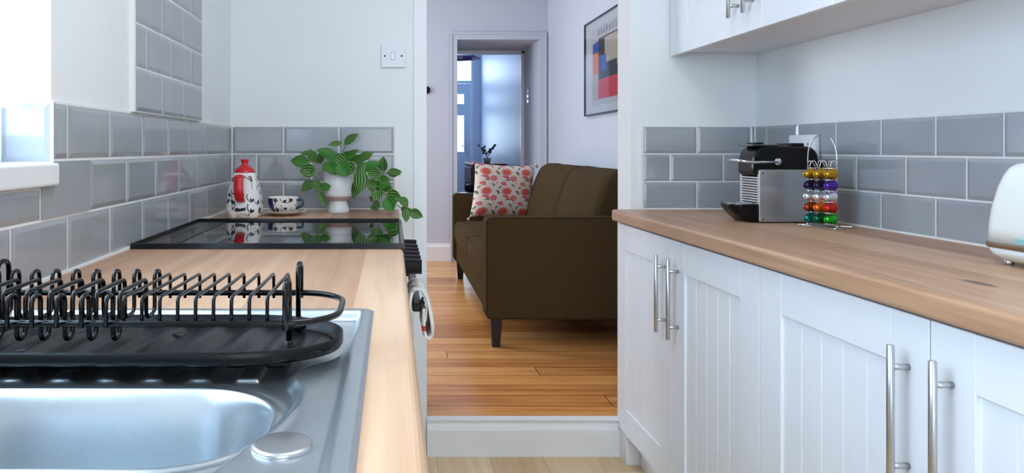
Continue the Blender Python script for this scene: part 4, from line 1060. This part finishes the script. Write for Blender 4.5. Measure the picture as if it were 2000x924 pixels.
# ------------------------------------------------------------------ sofa
so_ = empty('sofa', (0.9, 4.6, LF), 'olive brown two-seat sofa against the living room wall', 'sofa')
SXF, SXB = 0.455, 1.310; SYN, SYF = 3.600, 5.600; ZB = LF+0.142; ZA = 0.769
def arm(y0, y1):
    bm = NB(); pts = rrect(SXF, SXB, ZB, ZA, 0.028, 5); pts2 = [(x, z) for x, z in pts]
    rg = []
    for y, s in ((y0, 0.012), (y0+0.004, 0.003), (y0+0.014, 0), (y1-0.014, 0), (y1-0.004, 0.003), (y1, 0.012)):
        rg.append([(min(max(x, SXF+s), SXB-s), y, min(max(z, ZB+s), ZA-s)) for x, z in pts2])
    loft(bm, rg); return bm
for (y0, y1) in ((SYN, SYN+0.13), (SYF-0.13, SYF)):
    a = obj('arm', arm(y0, y1), 'fabric', so_)
    b = NB()
    for yy in (y0+0.003, y1-0.003): tube(b, [(x, yy, z) for x, z in rrect(SXF+0.003, SXB-0.003, ZB+0.003, ZA-0.003, 0.026, 5)], 0.0035, 6, closed=True)
    obj('piping', b, 'piping', a)
b = NB(); box(b, SXF+0.02, SXB, SYN+0.12, SYF-0.12, ZB, ZB+0.16, bev=0.015, seg=3); obj('base_frame', b, 'fabric', so_, smooth=False)
b = NB(); softbox(b, 1.20, 1.325, SYN+0.10, SYF-0.10, ZB+0.02, 0.93, 0.03, n=8); obj('back_frame', b, 'fabric', so_)
YM = 4.52
for (y0, y1) in ((SYN+0.132, YM-0.002), (YM+0.002, SYF-0.132)):
    b = NB()
    def wp(P, q):
        P.x -= 0.012*(1-q.y**2)*(q.x < 0); return P
    softbox(b, SXF+0.004, 1.12, y0, y1, ZB+0.155, 0.572, 0.035, (0.006, 0, 0.036), n=14, warp=wp)
    c = obj('seat_cushion', b, 'fabric', so_)
    b = NB(); zc_ = 0.566
    for zc_ in (0.556, ZB+0.175):
        pts = rrect(SXF+0.006, 1.12, y0+0.003, y1-0.003, 0.03, 5)
        tube(b, [(x-0.010*(1-((y-(y0+y1)/2)/((y1-y0)/2))**2)*(x < 0.6), y, zc_+0.004) for x, y in pts], 0.004, 6, closed=True)
    obj('piping', b, 'piping', c)
for (y0, y1) in ((SYN+0.135, YM+0.015), (YM+0.027, SYF-0.135)):
    b = NB()
    def wp(P, q):
        t = (P.z-0.59)/0.40; P.x += 0.13*t+0.020*abs(q.z)**3*(q.x < 0)*(q.z > 0); P.z += 0.010*abs(q.y)**4*(q.z > 0); return P
    softbox(b, 0.955, 1.125, y0, y1, 0.590, 0.988, 0.044, (0.034, 0, 0.006), n=16, warp=wp)
    obj('back_cushion', b, 'fabric', so_)
for (x, y) in ((SXF+0.055, SYN+0.055), (SXB-0.06, SYN+0.055), (SXF+0.055, SYF-0.055), (SXB-0.06, SYF-0.055)):
    b = NB(); loft(b, [[(x+sx*r, y+sy*r, z) for sx, sy in ((-1,-1),(1,-1),(1,1),(-1,1))] for r, z in ((0.019, LF), (0.029, ZB+0.002))]); obj('leg', b, 'leg', so_, smooth=False)

# patterned scatter cushion leaning on the far arm
def pillow_pat(u, v):
    """0 cotton, 1 red bloom, 2 pink leaf, 3 green leaf, 4 orange heart; a repeat of two half-dropped cells"""
    def petal(dx, dy, a, L, w_):
        lx = dx*cos(a)+dy*sin(a); ly = -dx*sin(a)+dy*cos(a)
        bend = w_*0.9*sin(pi*lx/L) if 0 < lx < L else 0
        return 0 < lx < L and abs(ly-bend) < w_*sin(pi*lx/L)
    W_, Hh = 0.31, 0.36
    for oi in (-1, 0, 1):
        for oj in (-1, 0, 1):
            for hx, hy in ((0, 0), (0.0, 0)):
                i = floor(u/W_)+oi; j = floor(v/Hh)+oj
                cx = (i+0.5)*W_+(0.02 if j % 2 else 0); cy = (j+0.5)*Hh
                dx, dy = u-cx, v-cy
                # large ragged bloom
                d = sqrt(dx*dx+(dy*1.15)**2); a = math.atan2(dy, dx); R = 0.090*(0.80+0.20*cos(11*a))
                if d < 0.018: return 4
                if d < R: return 4 if 0.03 < d < 0.04 else (0 if d > 0.045 and abs(cos(5.5*a)) < 0.16 else 1)
                # small carnation half-way
                ex, ey = dx-0.115, dy+0.125; d = sqrt(ex*ex+ey*ey); a = math.atan2(ey, ex)
                if d < 0.062*(0.8+0.2*cos(7*a)): return 0 if 0.018 < d < 0.024 else (1 if int((a+9)*3) % 3 else 2)
                if petal(dx+0.075, dy+0.085, -0.45, 0.15, 0.028): return 2
                if petal(dx-0.13, dy-0.02, -0.9, 0.11, 0.019): return 3
                if petal(dx+0.02, dy+0.165, 0.1, 0.105, 0.018): return 3
                if petal(dx+0.125, dy-0.035, -2.2+3.14, 0.08, 0.013): return 3
                if petal(dx-0.05, dy-0.13, -0.5, 0.09, 0.013): return 3
                if petal(dx+0.105, dy-0.125, 0.8, 0.06, 0.012): return 2
                sx_, sy_ = dx+0.055, dy-0.14; d = sqrt(sx_**2+sy_**2)
                if d < 0.036: return (2 if d > 0.022 else 1) if d > 0.010 else 0
                for q, (kx, ky) in enumerate(((0.10, 0.085), (-0.02, 0.115), (0.145, 0.15), (-0.14, -0.03))):
                    if (dx-kx)**2+(dy-ky)**2 < 0.011**2: return 2
    return 0
pw_ = empty('scatter_cushion', (0.80, 5.33, 0.61), 'square floral cushion in red, green and cream on the sofa', 'cushion')
Pc = V(0.803, 5.375, 0.797); ws, hs, ts_ = 0.238, 0.196, 0.060
Rm = Matrix.Rotation(radians(3.0), 3, 'Y') @ Matrix.Rotation(radians(16), 3, 'Z') @ Matrix.Rotation(radians(-14), 3, 'X')
b = NB(); n = 150
def pp(u, v, s):
    x = u*ws*(1-0.055*(1-v*v)+0.0); z = v*hs*(1-0.05*(1-u*u)); t = ((1-u**4)*(1-v**4))**0.55 if abs(u) < 1 and abs(v) < 1 else 0
    x += 0.028*v; return Pc+Rm @ V(x, -s*ts_*t+0.0, z)
for s in (1, -1):
    N_ = n if s > 0 else 24
    g = [[b.verts.new(pp(-1+2*i/N_, -1+2*j/N_, s)) for i in range(N_+1)] for j in range(N_+1)]
    for j in range(N_):
        for i in range(N_):
            f = b.faces.new((g[j][i], g[j][i+1], g[j+1][i+1], g[j+1][i])); f.smooth = True
            f.material_index = pillow_pat((i+0.5)/N_*0.92+0.02, (j+0.5)/N_*0.95+0.10) if s > 0 else 0
obj('cover', b, ['pc', 'pr', 'pp', 'pg', 'po'], pw_, keep=True)
for u, v in ((-1, -1), (1, -1), (-1, 1), (1, 1)):
    b = NB(); c = pp(u, v, 1); q = random.Random(int(u*3+v*7+20))
    for k in range(16):
        d = V(u*q.uniform(0.2, 1), -q.uniform(-.3, .8), v*q.uniform(0, 1)-0.3).normalized()
        tube(b, [c, c+d*0.012, c+d*0.024+V(0, 0, -0.006)], [0.0035, 0.003, 0.002], 5, mi=0 if k % 2 else 1)
    obj('tassel', b, ['pc', 'pp'], pw_)

# ------------------------------------------------------------------ framed poster on the living room wall
XW = 1.345
pf_ = empty('framed_poster', (XW, 4.6, 1.32), 'black framed poster with colour blocks on the living room wall', 'poster')
FY1, FY0, FZ0, FZ1 = 5.128, 4.08, 1.322, 1.950
b = NB()
for q in ((FY0, FY1, FZ0, FZ0+0.009), (FY0, FY1, FZ1-0.009, FZ1), (FY0, FY0+0.009, FZ0, FZ1), (FY1-0.009, FY1, FZ0, FZ1)): box(b, XW-0.022, XW-0.001, *q)
obj('frame', b, 'black', pf_)
b = NB(); box(b, XW-0.010, XW-0.002, FY0+0.005, FY1-0.005, FZ0+0.005, FZ1-0.005); obj('paper', b, mat('poster_paper', (0.62, 0.60, 0.66), 0.6), pf_)
b = NB(); box(b, XW-0.0115, XW-0.0100, 4.19, 4.975, 1.335+0.05, 1.885); obj('sheet', b, mat('grey_sheet', (0.52, 0.50, 0.56), 0.6), pf_)
blocks = [((4.86, 4.935, 1.725, 1.790), (0.01, 0.07, 0.42)), ((4.80, 4.86, 1.725, 1.795), (0.01, 0.07, 0.42)), ((4.80, 4.935, 1.585, 1.725), (0.75, 0.16, 0.02)), ((4.80, 4.935, 1.415, 1.585), (0.45, 0.38, 0.33)),
          ((4.20, 4.80, 1.545, 1.81), (0.012, 0.01, 0.012)), ((4.40, 4.66, 1.640, 1.800), (0.48, 0.40, 0.33)), ((4.625, 4.735, 1.595, 1.690), (0.01, 0.06, 0.45)), ((4.20, 4.80, 1.420, 1.545), (0.62, 0.012, 0.03)), ((4.24, 4.40, 1.60, 1.78), (0.70, 0.45, 0.05))]
for i, (q, c) in enumerate(blocks):
    b = NB(); box(b, XW-0.0125-0.0003*i, XW-0.0115, q[0], q[1], q[2], q[3]); obj('colour_block', b, mat('print_%d' % i, c, 0.6), pf_)
for k, ch in enumerate('BAUHAUS'):
    cf = bpy.data.curves.new('letter', 'FONT'); cf.body = ch; cf.size = 0.062; cf.extrude = 0.0003; cf.align_x = 'CENTER'
    to = bpy.data.objects.new('tmp_text', cf); C.objects.link(to)
    dg = bpy.context.evaluated_depsgraph_get(); me = bpy.data.meshes.new_from_object(to.evaluated_get(dg)); bpy.data.objects.remove(to)
    lt = bpy.data.objects.new('letter', me); C.objects.link(lt); me.materials.append(M_['dark']); lt.parent = pf_
    me.transform(Matrix.Translation(V(XW-0.0122, 4.80-0.062*k, 1.830)-V(XW, 4.6, 1.32)) @ Matrix.Rotation(-pi/2, 4, 'Z') @ Matrix.Rotation(pi/2, 4, 'X') @ Matrix.Scale(0.75, 4, V(1, 0, 0)))
b = NB(); box(b, XW-0.0200, XW-0.0185, FY0+0.008, FY1-0.008, FZ0+0.008, FZ1-0.008); obj('glass_pane', b, 'pane', pf_)

# small things on the living room and passage walls
b = NB(); lathe(b, [(0, 0), (0.030, 0), (0.033, 0.006), (0.031, 0.018), (0.024, 0.026), (0, 0.028)], (0.300, FY, 1.606), 28, axis=(0, -1, 0))
setp(obj('wall_hook', b, 'black', loc=(0.300, FY, 1.606)), 'small round black hook on the far wall at the doorway edge', 'hook')
ls = empty('light_switch', (OR_, 6.93, 1.53), 'small shiny light switch on the passage wall beyond the sofa', 'switch')
b = NB(); box(b, OR_-0.008, OR_, 6.89, 6.975, 1.530, 1.655, bev=0.002); obj('plate', b, 'chrome', ls)
for z in (1.565, 1.615):
    b = NB(); box(b, OR_-0.014, OR_-0.008, 6.92, 6.945, z-0.012, z+0.012, bev=0.002); obj('rocker', b, 'whiteg', ls)

# ------------------------------------------------------------------ hall: lamp, cabinet, plant, stool, bag
lm = empty('pendant_lamp', (0.79, 8.6, 2.14), 'dark blue faceted pendant shade hanging in the hall', 'lamp')
b = NB(); lathe(b, [(0.235, 0.0), (0.237, 0.006), (0.10, 0.075), (0.035, 0.10), (0.033, 0.095), (0.10, 0.068), (0.230, 0.0)], (0.790, 8.6, 2.138), 8, smooth=False); obj('shade', b, 'lamp', lm)
b = NB(); rod(b, (0.79, 8.6, 2.24), (0.79, 8.6, 2.75), 0.003, 6); rod(b, (0.79, 8.6, 2.72), (0.79, 8.6, 2.75), 0.04, 16); obj('cord', b, 'black', lm)
b = NB(); bmesh.ops.create_uvsphere(b, u_segments=16, v_segments=10, radius=0.035, matrix=Matrix.Translation((0.79, 8.6, 2.17))); rod(b, (0.79, 8.6, 2.19), (0.79, 8.6, 2.26), 0.02, 12); obj('bulb', b, 'whiteg', lm, smooth=True)
hc = empty('hall_cabinet', (1.18, 9.4, LF), 'dark red-brown wooden cabinet against the hall wall', 'cabinet')
b = NB(); box(b, 0.975, 1.385, 9.0, 9.85, LF+0.10, 0.895, bev=0.004); obj('carcass', b, 'dwood', hc)
b = NB(); box(b, 0.960, 1.390, 8.98, 9.87, 0.895, 0.918, bev=0.004); obj('top', b, 'dwood', hc)
for y0, y1 in ((9.02, 9.42), (9.43, 9.83)):
    b = NB(); box(b, 0.960, 0.975, y0, y1, LF+0.14, 0.87, bev=0.003); d = obj('door', b, 'dwood', hc)
    b = NB(); rod(b, (0.960, (y0+y1)/2, 0.6), (0.938, (y0+y1)/2, 0.6), 0.012, 12); obj('knob', b, 'bronze', d)
for x, y in ((1.0, 9.04), (1.36, 9.04), (1.0, 9.81), (1.36, 9.81)):
    b = NB(); box(b, x-0.02, x+0.02, y-0.02, y+0.02, LF, LF+0.10); obj('leg', b, 'dwood', hc)
hp_ = empty('potted_plant', (1.16, 9.15, 0.918), 'small bluish-green plant on the dark cabinet in the hall', 'plant')
b = NB(); lathe(b, [(0, 0), (0.035, 0), (0.045, 0.05), (0.048, 0.07), (0.042, 0.07), (0, 0.06)], (1.17, 9.15, 0.918), 24); obj('pot', b, 'band', hp_)
b = NB(); uvl = b.loops.layers.uv.new('UVMap'); q = random.Random(12); c = V(1.17, 9.15, 0.985)
stems = []
for k in range(9):
    a = q.uniform(0, 6.28); l = q.uniform(0.08, 0.17); tip = c+V(cos(a)*0.09, sin(a)*0.06, l); stems.append((c, tip))
    for t in (0.45, 0.65, 0.85, 1.0):
        p = c.lerp(tip, t); a2 = q.uniform(0, 6.28)
        leaf(b, p, p+V(cos(a2)*0.036, -0.01, sin(a2)*0.03+0.01), 0.011, V(0.1, -1, 0.4), 0)
obj('foliage', b, 'dleaf', hp_, keep=True)
b = NB()
for s, t in stems: tube(b, [s, s.lerp(t, .5)+V(0, 0, .01), t], 0.002, 5)
obj('stem', b, 'stem', hp_)
stl = empty('stool', (0.90, 8.65, LF), 'low dark stool in the hall behind the far sofa arm', 'stool')
b = NB(); lathe(b, [(0, 0), (0.14, 0), (0.15, 0.01), (0.15, 0.025), (0.14, 0.032), (0, 0.032)], (0.915, 8.65, 0.558), 32); obj('seat', b, 'dwood', stl)
for k in range(4):
    a = pi/4+k*pi/2; b = NB(); rod(b, (0.915+0.13*cos(a), 8.65+0.13*sin(a), LF), (0.915+0.09*cos(a), 8.65+0.09*sin(a), 0.56), 0.012, 10); obj('leg', b, 'dwood', stl)
bg_ = empty('handbag', (0.915, 8.65, 0.59), 'small glossy black bag with a loop handle on the hall stool', 'bag')
b = NB(); softbox(b, 0.845, 0.995, 8.60, 8.70, 0.604, 0.680, 0.03, (0, 0.01, 0.012), n=8); obj('body', b, 'black', bg_)
b = NB(); tube(b, [(0.885-0.035*cos(t), 8.65, 0.665+0.045*sin(t)) for t in [pi*k/14 for k in range(15)]], 0.006, 8); obj('handle', b, 'black', bg_)
